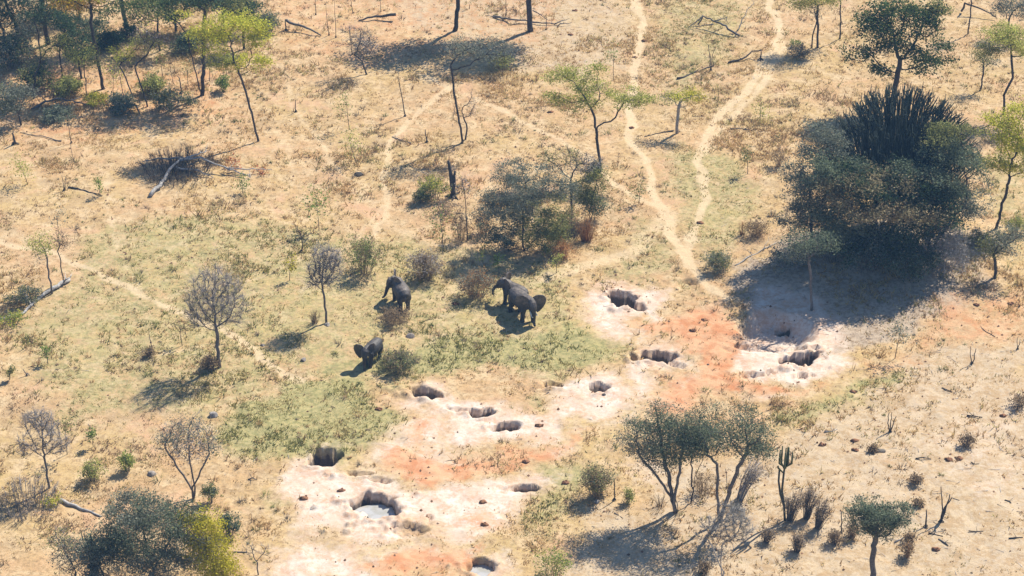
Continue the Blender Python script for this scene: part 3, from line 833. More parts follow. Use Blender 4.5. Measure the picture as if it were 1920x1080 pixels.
# ================================================================ elephants
def elephant_material():
    m, nt, n, l = new_mat('elephant_skin'); t = NT(nt)
    co = n.new('ShaderNodeTexCoord').outputs['Object']
    big = t.noise(2.2, 4, 0.6, co); fine = t.noise(16, 5, 0.75, co)
    c = t.mix(t.ramp(big, 0.35, 0.65), rgb(0.034, 0.033, 0.034), rgb(0.058, 0.053, 0.051))
    c = t.mix(t.ramp(fine, 0.55, 0.75, 0, 0.5), c, rgb(0.030, 0.028, 0.028))
    sz = n.new('ShaderNodeSeparateXYZ'); l.new(co, sz.inputs[0])      # dust plus sunlit sheen, painted paler over the back
    c = t.mix(t.math('MULTIPLY', t.ramp(sz.outputs[2], 1.25, 1.8), t.ramp(t.noise(5, 4, 0.7, co), 0.35, 0.65, 0.1, 0.6)), c, rgb(0.24, 0.19, 0.155))
    bs = n.new('ShaderNodeBsdfPrincipled'); l.new(c, bs.inputs['Base Color'])
    bs.inputs['Roughness'].default_value = 0.55; bs.inputs['Specular IOR Level'].default_value = 0.35
    bp = n.new('ShaderNodeBump'); bp.inputs['Strength'].default_value = 0.5; bp.inputs['Distance'].default_value = 0.03
    l.new(fine, bp.inputs['Height']); l.new(bp.outputs[0], bs.inputs['Normal'])
    o = n.new('ShaderNodeOutputMaterial'); l.new(bs.outputs[0], o.inputs[0])
    return m
M_ELE = elephant_material()
M_TUSK = bark_material('tusk_ivory', 0.45, 0.4)

def ele_loft(bm, P, RY, RZ, n=14):
    """closed loft of ellipses along P (radius RY sideways, RZ in the other direction)"""
    P = np.array(P, float); T = np.gradient(P, axis=0); T /= np.linalg.norm(T, axis=1)[:, None]
    rings = []
    for p, t, a, b in zip(P, T, RY, RZ):
        side = np.cross([0, 0, 1], t) if abs(t[2]) < 0.97 else np.array([0, 1.0, 0])
        if abs(t[2]) >= 0.7: side = np.array([0, 1.0, 0]) - t * t[1]
        side = side / np.linalg.norm(side); up = np.cross(t, side)
        rings.append([bm.verts.new(p + a * math.cos(k * 2 * math.pi / n) * side + b * math.sin(k * 2 * math.pi / n) * up) for k in range(n)])
    for r0, r1 in zip(rings[:-1], rings[1:]):
        for k in range(n): bm.faces.new((r0[k], r0[(k + 1) % n], r1[(k + 1) % n], r1[k]))
    bm.faces.new(rings[0][::-1]); bm.faces.new(rings[-1])

def elephant(label, base, heading, height, head_yaw=0.0, head_pitch=0.0, trunk=None, ears=(45, 45), stride=(0.1, -0.1, 0.08, -0.08), tusks=0.0, tail=0.0, group='elephant herd'):
    """height = shoulder height in metres; heading = world direction (x, y); lengths below are in shoulder heights"""
    g = G(*base); rz = math.atan2(heading[1], heading[0])
    root = empty('elephant', g, rz); tag(root, label, 'elephant', group)
    bm = bmesh.new(); H = height
    # trunk of the body: rump to shoulders
    ele_loft(bm, [(-0.62, 0, .66), (-0.58, 0, .69), (-0.48, 0, .72), (-0.30, 0, .715), (-0.05, 0, .685), (0.18, 0, .70), (0.34, 0, .73), (0.46, 0, .75), (0.54, 0, .76)],
             [.06, .16, .235, .285, .305, .28, .235, .19, .12], [.06, .17, .245, .285, .305, .29, .255, .22, .14], 18)
    # neck
    hb = np.array([0.40, 0, 0.80])
    cy, sy = math.cos(head_yaw), math.sin(head_yaw); cp_, sp_ = math.cos(head_pitch), math.sin(head_pitch)
    def hd(p):                               # head space to body space
        x, y, z = p
        x, z = x * cp_ - z * sp_, x * sp_ + z * cp_
        return np.array([hb[0] + x * cy - y * sy, hb[1] + x * sy + y * cy, hb[2] + z])
    ele_loft(bm, [hb - [0.10, 0, 0.02], hb, hd((0.12, 0, 0.04)), hd((0.22, 0, 0.07))], [.20, .20, .185, .15], [.23, .235, .21, .17])
    # skull: high forehead, tapering to the trunk root
    ele_loft(bm, [hd(p) for p in ((0.10, 0, 0.20), (0.16, 0, 0.18), (0.25, 0, 0.10), (0.32, 0, 0.0), (0.36, 0, -0.10), (0.38, 0, -0.19), (0.385, 0, -0.25))],
             [.07, .135, .165, .15, .12, .09, .06], [.06, .12, .15, .14, .115, .085, .055])
    ele_loft(bm, [hd(p) for p in ((0.16, 0, -0.02), (0.22, 0, -0.11), (0.28, 0, -0.19), (0.31, 0, -0.24))], [.10, .10, .07, .035], [.12, .09, .06, .03])
    # trunk
    tp = trunk or [(0.38, 0, -0.16), (0.43, 0, -0.30), (0.45, 0, -0.46), (0.45, 0, -0.60), (0.47, 0, -0.70), (0.51, 0, -0.74)]
    k = len(tp); ele_loft(bm, [hd(p) for p in tp], np.linspace(.088, .034, k), np.linspace(.088, .034, k), 10)
    # ears: broad thick flaps hinged at the side of the skull
    for sgn, ang in ((1, ears[0]), (-1, ears[1])):
        a = R(ang)                           # 0 flat along the neck, 90 spread sideways
        ex = np.array([-math.cos(a), sgn * math.sin(a), 0]); ez = np.array([0, 0, 1.0])
        nn = np.cross(ex, ez)
        hinge = np.array([0.16, sgn * 0.115, 0.03])
        out = [(-.03, .16), (.05, .23), (.14, .255), (.25, .235), (.34, .16), (.375, .05), (.355, -.07), (.29, -.18), (.20, -.28), (.13, -.33), (.07, -.26), (-.03, -.16)]
        top, bot = [], []
        for u, v in out:
            bend = 0.05 * math.sin(u * 7) * sgn
            q = hinge + ex * u * 1.22 + ez * (v * 1.3 + 0.02) + nn * bend
            top.append(bm.verts.new(hd(q + nn * 0.019))); bot.append(bm.verts.new(hd(q - nn * 0.019)))
        m_ = len(out)
        bm.faces.new(top); bm.faces.new(bot[::-1])
        for i in range(m_): bm.faces.new((top[i], bot[i], bot[(i + 1) % m_], top[(i + 1) % m_]))
    # legs: pillar-like, hind legs with a bent knee
    for i, (x, y) in enumerate(((0.36, 0.16), (0.36, -0.16), (-0.40, 0.155), (-0.40, -0.155))):
        d = stride[i]; front = i < 2
        if front: P = [(x, y * .8, .68), (x, y, .55), (x + d * .35, y, .38), (x + d * .7, y, .20), (x + d, y, .07), (x + d + .015, y, .0)]; rr = [.13, .118, .093, .078, .082, .092]
        else: P = [(x, y * .7, .66), (x + .02, y, .52), (x + .05 + d * .35, y, .37), (x + d * .75 - .01, y, .20), (x + d, y, .07), (x + d + .015, y, .0)]; rr = [.16, .145, .105, .078, .08, .088]
        ele_loft(bm, P, rr, rr, 12)
    bmesh.ops.recalc_face_normals(bm, faces=bm.faces)
    for v in bm.verts: v.co *= H
    me = bpy.data.meshes.new('body_rough'); bm.to_mesh(me); bm.free()
    tmp = bpy.data.objects.new('body_rough', me); COL.objects.link(tmp)
    md = tmp.modifiers.new('r', 'REMESH'); md.mode = 'VOXEL'; md.voxel_size = 0.035 * H / 2.6; md.adaptivity = 0.0
    sm = tmp.modifiers.new('s', 'SMOOTH'); sm.factor = 0.5; sm.iterations = 4
    dg = bpy.context.evaluated_depsgraph_get(); dg.update()
    bme = bpy.data.meshes.new_from_object(tmp.evaluated_get(dg)); bme.name = 'body'
    bpy.data.objects.remove(tmp); bpy.data.meshes.remove(me)
    for p in bme.polygons: p.use_smooth = True
    bme.materials.clear(); bme.materials.append(M_ELE)
    body = bpy.data.objects.new('body', bme); COL.objects.link(body); body.parent = root
    # tail, eyes, tusks
    tb = MB(); q = [(-0.60, 0, .78), (-0.66, tail * .3, .72), (-0.68, tail * .6, .58), (-0.67, tail, .42), (-0.66, tail * 1.1, .34)]
    tb.tube(np.array(q) * H, np.array([.030, .024, .016, .011, .018]) * H, 6, (0.12, 0.105, 0.098))
    tb.tube(np.array([q[-1], (-0.66, tail * 1.15, .24)]) * H, np.array([.024, .006]) * H, 5, (0.03, 0.028, 0.027))
    tb.build('tail', M_BARK, root, smooth=True)
    for sgn in (1, -1):
        e = MB(); c = hd((0.315, sgn * 0.135, 0.04)) * H
        an = np.linspace(0, math.pi, 6)
        e.tube(np.array([c + [0, 0, .018 * H * math.cos(a)] for a in an]), np.sin(an) * 0.018 * H + 0.001, 8, (0.015, 0.011, 0.009))
        e.build('eye', M_TUSK, root, smooth=True)
        if tusks > 0:
            tk = MB(); T = [hd(p) * H for p in ((0.33, sgn * .075, -.17), (0.39, sgn * .095, -.25), (0.47, sgn * .105, -.31), (0.47 + tusks * .6, sgn * .10, -.31 + tusks * .25))]
            tk.tube(np.array(T), np.array([.026, .024, .019, .006]) * H, 7, (0.72, 0.68, 0.58))
            tk.build('tusk', M_TUSK, root, smooth=True)
    return root

elephant('elephant seen from behind, head turned left, standing left of the brown bushes', (753, 573), (-0.30, 0.94), 1.80,
         head_yaw=1.2, head_pitch=0.0, ears=(35, 85), stride=(0.06, -0.05, -0.08, 0.06), tail=0.05,
         trunk=[(0.38, 0, -0.16), (0.44, 0, -0.30), (0.48, 0.02, -0.44), (0.52, 0.04, -0.56), (0.58, 0.05, -0.64), (0.64, 0.05, -0.66)])
elephant('elephant facing left, its body half hidden behind the tusked elephant', (966, 573), (-0.66, 0.62), 1.72,
         head_yaw=0.45, head_pitch=0.12, ears=(30, 72), stride=(0.05, -0.04, -0.05, 0.06),
         trunk=[(0.38, 0, -0.14), (0.47, 0, -0.22), (0.55, 0, -0.33), (0.58, 0, -0.46), (0.57, 0, -0.58), (0.53, 0, -0.64)])
elephant('large elephant with white tusks and spread ear, facing right', (978, 594), (0.55, -0.83), 1.95,
         head_yaw=-0.05, head_pitch=-0.12, ears=(104, 35), stride=(0.12, -0.08, 0.08, -0.08), tusks=0.12,
         trunk=[(0.38, 0, -0.16), (0.43, 0, -0.30), (0.45, 0, -0.46), (0.47, 0, -0.58), (0.53, 0, -0.66), (0.58, 0, -0.66)])
elephant('small elephant facing the camera with left ear spread, nearest of the herd', (699, 678), (-0.48, -0.88), 1.52,
         head_yaw=0.18, head_pitch=-0.1, ears=(18, 84), stride=(0.10, -0.06, 0.10, -0.08))

# ================================================================ woodland at the top left
W = 'trees of the upper left woodland'
tree('tree', 'tall dark trunked tree at the upper left edge of the woodland', 'tree', (90, 83), [(-2, 40), (-5, 110)], [(-10, 190, 95, 50, 'dark'), (30, 150, 50, 25, 'olive')], 0.30, natt=220, per=16, leaf=0.24, clump=0.45, group=W)
tree('tree', 'tall forked tree behind the orange leaved tree', 'tree', (243, 65), [(-8, 40), (-14, 100)], [(-10, 175, 90, 45, 'deep'), (50, 130, 50, 22, 'olive')], 0.28, natt=200, per=16, leaf=0.24, clump=0.45, group=W)
tree('tree', 'slender tree with orange and yellow autumn leaves in the woodland', 'tree', (194, 167), [(-6, 60), (-10, 110)], [(-35, 150, 50, 16, 'orange'), (10, 175, 55, 25, 'yel'), (20, 142, 50, 14, 'deep'), (-40, 172, 45, 20, 'must')], 0.2, natt=220, per=13, leaf=0.2, clump=0.32, group=W)
tree('tree', 'twin stemmed tall tree at the right side of the woodland', 'tree', (378, 180), [(-8, 40), (-18, 110)], [(-50, 165, 70, 28, 'deep'), (20, 175, 75, 30, 'dark'), (-40, 135, 24, 14, 'dark'), (70, 165, 50, 22, 'olive')], 0.25, stems=2, natt=260, per=14, leaf=0.22, clump=0.38, group=W)
tree('tree', 'bright yellow green leaved tree at the woodland edge', 'tree', (485, 265), [(-14, 70), (-26, 118)], [(-75, 180, 45, 32, 'yel'), (-30, 205, 60, 30, 'yel'), (5, 190, 34, 28, 'yel'), (-10, 138, 45, 16, 'yel'), (-60, 140, 30, 14, 'aca')], 0.13, natt=300, per=17, leaf=0.17, clump=0.28, group=W)
tree('tree', 'short tree with dense dark crown and straight black trunk', 'tree', (153, 147), [(-1, 30)], [(-2, 58, 38, 30, 'dark'), (-20, 95, 30, 24, 'dark')], 0.13, natt=110, per=18, leaf=0.18, clump=0.28, group=W)
tree('tree', 'leaning grey trunked tree in the far left corner', 'tree', (34, 62), [(-12, 40), (-22, 70)], [(-22, 105, 60, 40, 'dark')], 0.2, natt=120, per=16, leaf=0.22, clump=0.4, group=W)
tree('tree', 'dark round evergreen tree above the yellow green tree', 'tree', (458, 92), [(0, 25)], [(-5, 70, 36, 36, 'dark'), (18, 55, 20, 20, 'dark')], 0.16, natt=110, per=20, leaf=0.2, clump=0.3, group=W)
tree('tree', 'curved nearly bare sapling tree leaning right on the left edge', 'tree', (63, 185), [(8, 40), (20, 65)], [(50, 95, 40, 26, 'aca'), (20, 80, 30, 20, 'olive')], 0.09, natt=60, per=4, leaf=0.14, clump=0.25, twigs=2, group=W)
tree('tree', 'crooked thin tree with sparse yellow leaves before the twin stemmed tree', 'tree', (252, 192), [(-10, 40), (-22, 65)], [(-14, 85, 32, 22, 'yel'), (30, 105, 40, 22, 'aca')], 0.08, natt=70, per=5, leaf=0.14, clump=0.2, twigs=2, group=W)
tree('tree', 'bare leaning tree with long side limb inside the woodland', 'tree', (277, 200), [(-12, 50), (-18, 70)], [(20, 125, 45, 30, 'twig'), (50, 100, 40, 14, 'olive')], 0.09, natt=70, per=2, leaf=0.13, twigs=3, group=W)
tree('tree', 'small dark crowned tree left of the orange tree', 'tree', (118, 145), [(-2, 40)], [(-4, 62, 22, 18, 'deep')], 0.08, natt=50, per=12, leaf=0.16, group=W)
tree('tree', 'thin tree with dark crown behind the short dense tree', 'tree', (78, 132), [(2, 60), (0, 80)], [(4, 105, 38, 22, 'dark'), (-20, 80, 22, 18, 'grey')], 0.1, natt=70, per=12, leaf=0.18, clump=0.3, group=W)
tree('tree', 'tree cut by the top edge with orange tinged leaves', 'tree', (150, 40), [(0, 30)], [(-30, 60, 60, 26, 'must'), (10, 50, 40, 22, 'orange')], 0.14, natt=100, per=14, leaf=0.2, clump=0.3, group=W)
tree('tree', 'olive crowned tree at the top edge beside the evergreen', 'tree', (330, 60), [(0, 30)], [(-20, 60, 70, 30, 'olive'), (40, 55, 40, 24, 'deep')], 0.15, natt=140, per=16, leaf=0.2, clump=0.32, group=W)
tree('tree', 'dark crowned tree on the left picture edge above the thicket bush', 'tree', (8, 88), [(2, 30)], [(10, 75, 60, 40, 'dark'), (-20, 55, 40, 30, 'grey')], 0.16, natt=140, per=20, leaf=0.2, clump=0.34, group=W)
tree('tree', 'mid height tree with blue green crown between the dark trunks', 'tree', (125, 98), [(0, 30), (2, 50)], [(5, 80, 50, 30, 'dark'), (-25, 60, 34, 20, 'umb')], 0.13, natt=120, per=18, leaf=0.19, clump=0.32, group=W)
tree('tree', 'tree with yellowing crown behind the bare leaning tree', 'tree', (300, 95), [(-2, 30), (0, 50)], [(0, 80, 50, 26, 'olive'), (28, 62, 34, 16, 'yel'), (-30, 60, 30, 16, 'deep')], 0.12, natt=120, per=15, leaf=0.18, clump=0.3, group=W)
tree('tree', 'broad dark crown at the top edge right of the twin stemmed tree', 'tree', (420, 60), [(0, 30)], [(0, 60, 60, 30, 'deep'), (40, 45, 36, 20, 'dark')], 0.15, natt=130, per=20, leaf=0.2, clump=0.32, group=W)
tree('tree', 'low spreading grey tree at the left edge over the shade', 'tree', (40, 235), [(-2, 25)], [(0, 50, 50, 28, 'grey'), (-30, 40, 34, 22, 'umb')], 0.11, natt=130, per=12, leaf=0.16, clump=0.28, group=W)
tree('tree', 'thin tree with speckled green crown left of the slender orange tree', 'tree', (165, 185), [(-2, 40), (0, 60)], [(-6, 80, 34, 22, 'aca'), (20, 65, 26, 16, 'olive')], 0.07, natt=80, per=8, leaf=0.15, clump=0.26, group=W)
for b_, w_, h_, ky, lb in [((70, 165), 34, 40, ['dark', 'olive'], 'shaded bush below the thin dark crowned tree'), ((130, 175), 30, 26, ['olive', 'aca'], 'olive bush in front of the short dense tree'), ((225, 205), 34, 26, ['grey', 'umb'], 'shaded grey bush right of the yellow low bush'),
     ((285, 175), 26, 30, ['aca', 'olive'], 'yellowish bush behind the bare leaning tree'), ((110, 225), 40, 20, ['umb', 'grey'], 'low dark bush at the front of the woodland shade'), ((350, 95), 30, 30, ['dark', 'umb'], 'dark bush behind the twin stemmed tree'),
     ((60, 60), 50, 40, ['dark', 'grey'], 'dark undergrowth between the trunks at the far left'), ((160, 70), 50, 34, ['umb', 'dark'], 'dark undergrowth behind the orange crown'), ((500, 60), 26, 34, ['grey', 'olive'], 'grey bush at the top edge right of the evergreen')]:
    shrub('bush', lb, b_, w_, h_, 'dtwig', ky, n=34, per=11, leaf=0.16, clump=0.18, cat='bush', group='woodland bushes')
for (b, h, ln, key, lab) in [((305, 143), 55, -2, 'green', 'straight green tipped sapling on bare sand in the woodland'), ((353, 160), 45, 0, 'olive', 'leafless pole sapling left of the twin stemmed tree'),
     ((325, 157), 38, -1, 'dry', 'short dead pole beside the bent stump in the woodland'), ((393, 150), 70, 4, 'olive', 'sapling right behind the twin stemmed tree'),
     ((212, 190), 60, 6, 'aca', 'thin sapling in front of the orange leaved tree'), ((232, 180), 70, -8, 'yel', 'yellow leaved sapling right of the orange leaved tree'), ((100, 190), 60, 8, 'green', 'spindly green sapling over the fallen woodland brush'), ((175, 110), 40, 0, 'olive', 'small sapling below the orange crown'),
     ((270, 120), 80, 10, 'yel', 'tall thin sapling between forked tree and twin stemmed tree'), ((42, 150), 70, 4, 'deep', 'dark sapling on the far left edge of the woodland'), ((425, 140), 60, -4, 'olive', 'sapling under the bright yellow green crown')]:
    sapling(lab, b, h, key, ln, per=6 if key != 'dry' else 0, group='woodland saplings')
shrub('bush', 'grey green bush in deep shade at the woodland front', (325, 208), 42, 38, 'dtwig', ['grey', 'olive'], n=34, per=12, leaf=0.15, cat='bush', group='woodland bushes')
shrub('bush', 'small fresh green bush left of the yellow green tree', (418, 172), 17, 30, 'dtwig', 'green', n=14, per=9, leaf=0.14, cat='bush', group='woodland bushes')
shrub('bush', 'yellow leaved low bush under the orange leaved tree', (180, 200), 26, 24, 'dtwig', ['yel', 'must'], n=20, per=8, leaf=0.14, cat='bush', group='woodland bushes')
shrub('bush', 'dark leafy thicket bush on the left picture edge', (20, 125), 45, 55, 'dtwig', ['dark', 'grey'], n=40, per=14, leaf=0.17, clump=0.2, cat='bush', group='woodland bushes')
shrub('bush', 'grey green bush at the left edge below the thicket', (15, 200), 40, 45, 'dtwig', ['grey', 'olive'], n=30, per=10, leaf=0.15, cat='bush', group='woodland bushes')
shrub('bush', 'dark bush behind the slender orange leaved tree', (205, 88), 32, 26, 'dtwig', 'dark', n=30, per=16, leaf=0.16, clump=0.16, cat='bush', group='woodland bushes')
shrub('bush', 'dark bush at the foot of the tall forked tree', (240, 70), 18, 24, 'dtwig', 'dark', n=18, per=12, leaf=0.15, cat='bush', group='woodland bushes')
log('dark fallen branch across the woodland floor', [(205, 205), (255, 198), (262, 215)], 0.12, 'd', hs=[0, 0.5, 0])
log('fallen crown of bare branches under the left woodland', [(60, 205), (110, 185), (175, 200)], 0.1, 'g', [([(110, 185), (140, 215)], [0.4, 0]), ([(90, 192), (60, 170)], [0.4, 0.8]), ([(130, 190), (185, 178)], [0.4, 0.2])], hs=[0, 0.6, 0], name='fallen_tree', cat='fallen tree')
log('long thin fallen pole left of the dark stump', [(115, 264), (70, 256), (38, 249)], 0.05, 'g')
stub('short dark stump at the left end of the fallen pole', (28, 270), [[(0, 22)]], 0.16)
stub('bent dead stump in the sand of the woodland', (340, 175), [[(0, 24), (-5, 32)]], 0.10)
stub('tall thin dead pole left of the woodland shadow', (134, 268), [[(-1, 30), (-2, 48)]], 0.05)
stub('thin dead stick with shadow below the tall pole', (138, 300), [[(-4, 28)]], 0.03)
stub('short pointed stump right of the yellow green tree', (555, 210), [[(0, 22)]], 0.07)

# ================================================================ upper middle
U = 'trees along the top of the clearing'
tree('tree', 'forked dark trunk at the top edge casting a big shadow', 'tree', (852, 58), [(4, 28)], [(-20, 150, 95, 46, 'dark'), (15, 120, 70, 34, 'deep')], 0.26, stems=2, natt=180, per=22, leaf=0.25, clump=0.45, group=U)
tree('tree', 'thick straight dark trunk at the top edge beside fallen branches', 'tree', (995, 58), [(-4, 50), (-6, 110)], [(-10, 195, 120, 55, 'dark'), (20, 160, 90, 36, 'deep')], 0.34, natt=260, per=24, leaf=0.26, clump=0.5, group=U)
tree('tree', 'small bare grey tree leaning left over its own shadow', 'tree', (688, 140), [(-8, 24), (-22, 36)], [(-22, 62, 42, 26, 'twig'), (6, 60, 22, 18, 'twig')], 0.10, natt=110, per=3, leaf=0.12, twigs=5, tl=0.6, group=U)
tree('tree', 'slender crooked tree with sparse grey green crown over the shadow', 'tree', (868, 268), [(-8, 46), (-16, 95), (-20, 138)], [(-10, 168, 40, 24, 'grey'), (45, 165, 50, 26, 'grey'), (75, 145, 28, 12, 'olive')], 0.12, natt=150, per=7, leaf=0.14, twigs=2, group=U)
tree('tree', 'small leafless forked tree at the foot of the crooked tree', 'tree', (872, 262), [(4, 18)], [(14, 62, 10, 28, 'twig'), (-18, 45, 10, 26, 'orange')], 0.09, natt=60, per=2, leaf=0.1, twigs=3, group=U)
tree('acacia_tree', 'light green flat topped acacia with forked trunk beside the path', 'tree', (1125, 322), [(-4, 40), (-9, 78)], [(-65, 170, 50, 22, 'aca'), (-20, 150, 40, 16, 'aca'), (-45, 125, 50, 12, 'aca'), (50, 135, 45, 24, 'aca'), (75, 132, 28, 12, 'aca'), (-90, 135, 22, 10, 'aca'), (-10, 185, 22, 10, 'aca')], 0.16, natt=380, per=16, leaf=0.16, clump=0.24, group=U)
tree('tree', 'small pale trunked tree with yellow leaves right of the path', 'tree', (1270, 250), [(-1, 28), (0, 45)], [(10, 66, 46, 16, 'yel'), (-18, 62, 24, 12, 'olive'), (35, 72, 22, 10, 'must')], 0.17, bark='p', natt=120, per=8, leaf=0.14, group=U)
log('dead branch on the ground left of the pale trunked tree', [(1262, 246), (1235, 250), (1208, 257)], 0.06, 'd')
sapling('pale green sapling below the small leaning bare tree', (655, 243), 62, 'green', -3)
sapling('bushy yellow green sapling above the dark stone', (668, 305), 52, 'aca', -14, crown=0.8, per=16)
sapling('small green sapling at the right of the large shadow', (942, 142), 32, 'aca', 0, crown=0.9, per=16)
sapling('upright green sapling at the left of the path by the acacia', (1150, 150), 60, 'green', -2)
sapling('tiny twiggy sapling beside the path under the acacia', (1158, 312), 26, 'dry', 2, per=0)
sapling('dark green sapling on the left of the main path', (1198, 382), 40, 'olive', 0, crown=0.8, per=12)
stub('charred standing pole in the grass left of the crooked tree', (760, 218), [[(-6, 40), (-12, 72)]], 0.07)
stub('short black snag leaning left in the grass below the crooked tree', (801, 267), [[(-3, 22)]], 0.08)
stub('thick burnt standing stump behind the left part of the thicket', (850, 368), [[(-4, 40), (-8, 62)], [(2, 30), (4, 44)]], 0.26)
log('curved dead branch left of the short black snag', [(772, 270), (752, 264), (735, 257)], 0.06, 'g')
log('grey fallen trunk with snapped stump at the top left clearing', [(538, 42), (568, 52), (602, 68)], 0.14, 'g', hs=[0.7, 0.4, 0])
stub('snapped stump at the end of the grey fallen trunk', (536, 58), [[(0, 20)]], 0.13)
log('long fallen trunk at the top edge left of the forked dark trunk', [(744, 30), (705, 33), (672, 40)], 0.15, 'd', hs=[0.5, 0.2, 0])
log('bundle of fallen branches under the thick straight trunk', [(925, 32), (960, 38), (1040, 46)], 0.10, 'g', [([(1000, 22), (1030, 40)], [0.8, 0.2]), ([(1040, 46), (1068, 36)], [0.1, 0.3]), ([(1045, 52), (1050, 46), (1072, 44)], [0, .2, .1]), ([(940, 34), (910, 30)], [0.1, 0])], hs=[0, 0.3, 0.1], name='fallen_tree', cat='fallen tree')
for (b, h, ln, lab) in [((617, 66), 52, -4, 'left one of two thin dead poles by the fallen trunks'), ((630, 70), 62, 0, 'right one of two thin dead poles by the fallen trunks'), ((592, 28), 40, 0, 'slim dead pole at the top edge above the grey trunk'),
     ((662, 25), 40, -6, 'dead pole leaning left at the top edge'), ((714, 22), 40, 0, 'dead pole standing by the long fallen trunk'), ((949, 30), 40, 0, 'dead pole left of the thick straight trunk'), ((1024, 56), 28, 0, 'dead pole right of the thick straight trunk')]:
    stub(lab, b, [[(ln * 0.5, h * 0.5), (ln, h)]], 0.045, name='dead_pole', cat='pole', group='dead poles at the top edge')

# fallen dead tree at the left
log('fallen dead tree with pale trunk and tangle of dark twigs', [(282, 368), (305, 345), (322, 318), (345, 300)], 0.17, 'p',
    [([(335, 305), (375, 298), (430, 318), (510, 320)], [0.9, 0.9, 0.4, 0.2]), ([(345, 300), (300, 300), (268, 305)], [1.0, .6, .1]), ([(350, 300), (390, 285)], [1, .6]), ([(420, 315), (470, 335)], [0.4, 0]), ([(325, 315), (370, 322), (400, 335)], [.7, .3, 0])],
    hs=[0, 0.3, 0.8, 1.0], name='fallen_tree', cat='fallen tree')
shrub('dead_brush', 'dark tangle of dead twigs piled over the fallen dead tree', (335, 322), 78, 28, 'dtwig', n=240, kids=7, cat='brush', rad=0.02, spread=0.85)
shrub('shrub', 'red leaved sprig at the right end of the fallen tree', (440, 318), 22, 22, 'dtwig', 'redlf', n=10, per=4, leaf=0.12)
shrub('shrub', 'scattered red leaves on the fallen branch tips', (492, 325), 20, 10, 'dtwig', 'redlf', n=8, per=3, leaf=0.11)
sapling('small green sapling under the fallen tree branch', (455, 362), 30, 'green', 0, crown=0.8, per=14)
sapling('yellow green bushy sapling at the left edge below the pole', (52, 345), 40, 'aca', -8, crown=1.0, per=20)
stub('forked dead snag left of the small green sapling', (120, 358), [[(0, 28)], [(6, 24)]], 0.06)
log('dark branch lying right of the forked snag', [(128, 352), (160, 358), (192, 368)], 0.07, 'd')
sapling('small fresh green sapling by the dark branch', (188, 368), 30, 'green', 2, per=10)

# ================================================================ upper right
V = 'trees of the upper right'
log('arched fallen tree with bare limbs at the top right clearing', [(1386, 70), (1360, 52), (1318, 32), (1308, 48)], 0.11, 'g', [([(1340, 42), (1362, 34), (1366, 46)], [0.9, .8, .2]), ([(1318, 32), (1290, 55)], [0.9, 0]), ([(1335, 48), (1295, 52)], [0.7, 0.1]), ([(1384, 60), (1396, 30), (1412, 8)], [0.4, 1.0, 1.2])], hs=[0, 0.6, 0.9, 0.2], name='fallen_tree', cat='fallen tree')
log('dark fallen log left of the two track ruts', [(1272, 148), (1300, 138), (1338, 124)], 0.1, 'd')
stub('forked upright snag on the dark fallen log', (1333, 132), [[(-4, 28), (-8, 46)], [(2, 30), (6, 46)]], 0.06)
log('curved fallen log ending in a stump beside the track', [(1366, 118), (1392, 112), (1410, 98), (1428, 96)], 0.1, 'd', hs=[0, .1, .5, .6])
stub('leafy stump at the end of the curved log', (1426, 112), [[(0, 14)]], 0.12)
tree('tree', 'slim forked tree with light green crown at the top edge', 'tree', (1533, 90), [(-2, 30), (-6, 70)], [(-10, 100, 48, 26, 'aca'), (-35, 78, 28, 14, 'aca'), (22, 86, 26, 14, 'aca')], 0.13, natt=140, per=14, leaf=0.15, group=V)
tree('tree', 'thin dark companion stem left of the slim forked tree', 'tree', (1522, 90), [(0, 22), (4, 42)], [(0, 62, 16, 16, 'grey')], 0.08, natt=30, per=4, twigs=2, group=V)
tree('tree', 'arched thin bare tree between slim tree and dark tree', 'tree', (1574, 73), [(0, 30), (-4, 62)], [(-4, 85, 22, 22, 'olive')], 0.08, natt=40, per=4, twigs=2, group=V)
tree('tree', 'large dark green leafy tree rising behind the candelabra euphorbia', 'tree', (1672, 205), [(2, 40), (6, 75)], [(0, 160, 72, 46, 'deep'), (-62, 100, 42, 20, 'deep'), (70, 100, 42, 26, 'deep'), (-30, 70, 32, 18, 'deep'), (-40, 150, 50, 34, 'deep'), (50, 155, 48, 40, 'deep'), (10, 112, 60, 28, 'deep'), (55, 75, 28, 16, 'deep'), (75, 185, 26, 18, 'olive')], 0.3, natt=460, per=17, leaf=0.25, clump=0.34, group=V)
tree('acacia_tree', 'light green acacia with S shaped trunk at the right edge', 'tree', (1882, 215), [(-4, 35), (8, 65), (2, 95)], [(0, 138, 70, 32, 'aca'), (38, 118, 42, 22, 'aca'), (-35, 118, 34, 16, 'olive')], 0.13, natt=240, per=16, leaf=0.16, group=V)
tree('tree', 'small dark olive tree left of the S shaped trunk', 'tree', (1838, 168), [(2, 28)], [(-4, 58, 28, 18, 'olive'), (14, 48, 18, 12, 'grey')], 0.09, natt=70, per=9, leaf=0.14, group=V)
tree('tree', 'thin bare trunk cut by the top edge right of the dark tree', 'tree', (1815, 64), [(0, 40)], [(0, 80, 24, 24, 'olive')], 0.08, natt=40, per=5, twigs=2, group=V)
tree('tree', 'shaded grey tree in the upper right corner', 'tree', (1890, 68), [(-2, 30)], [(10, 55, 44, 30, 'grey'), (-20, 50, 24, 20, 'grey')], 0.11, natt=120, per=10, leaf=0.16, twigs=1, group=V)
log('bent fallen limb in the upper right corner', [(1802, 22), (1806, 8), (1840, 20), (1868, 34)], 0.1, 'd', hs=[0.1, 1.0, .6, .2])
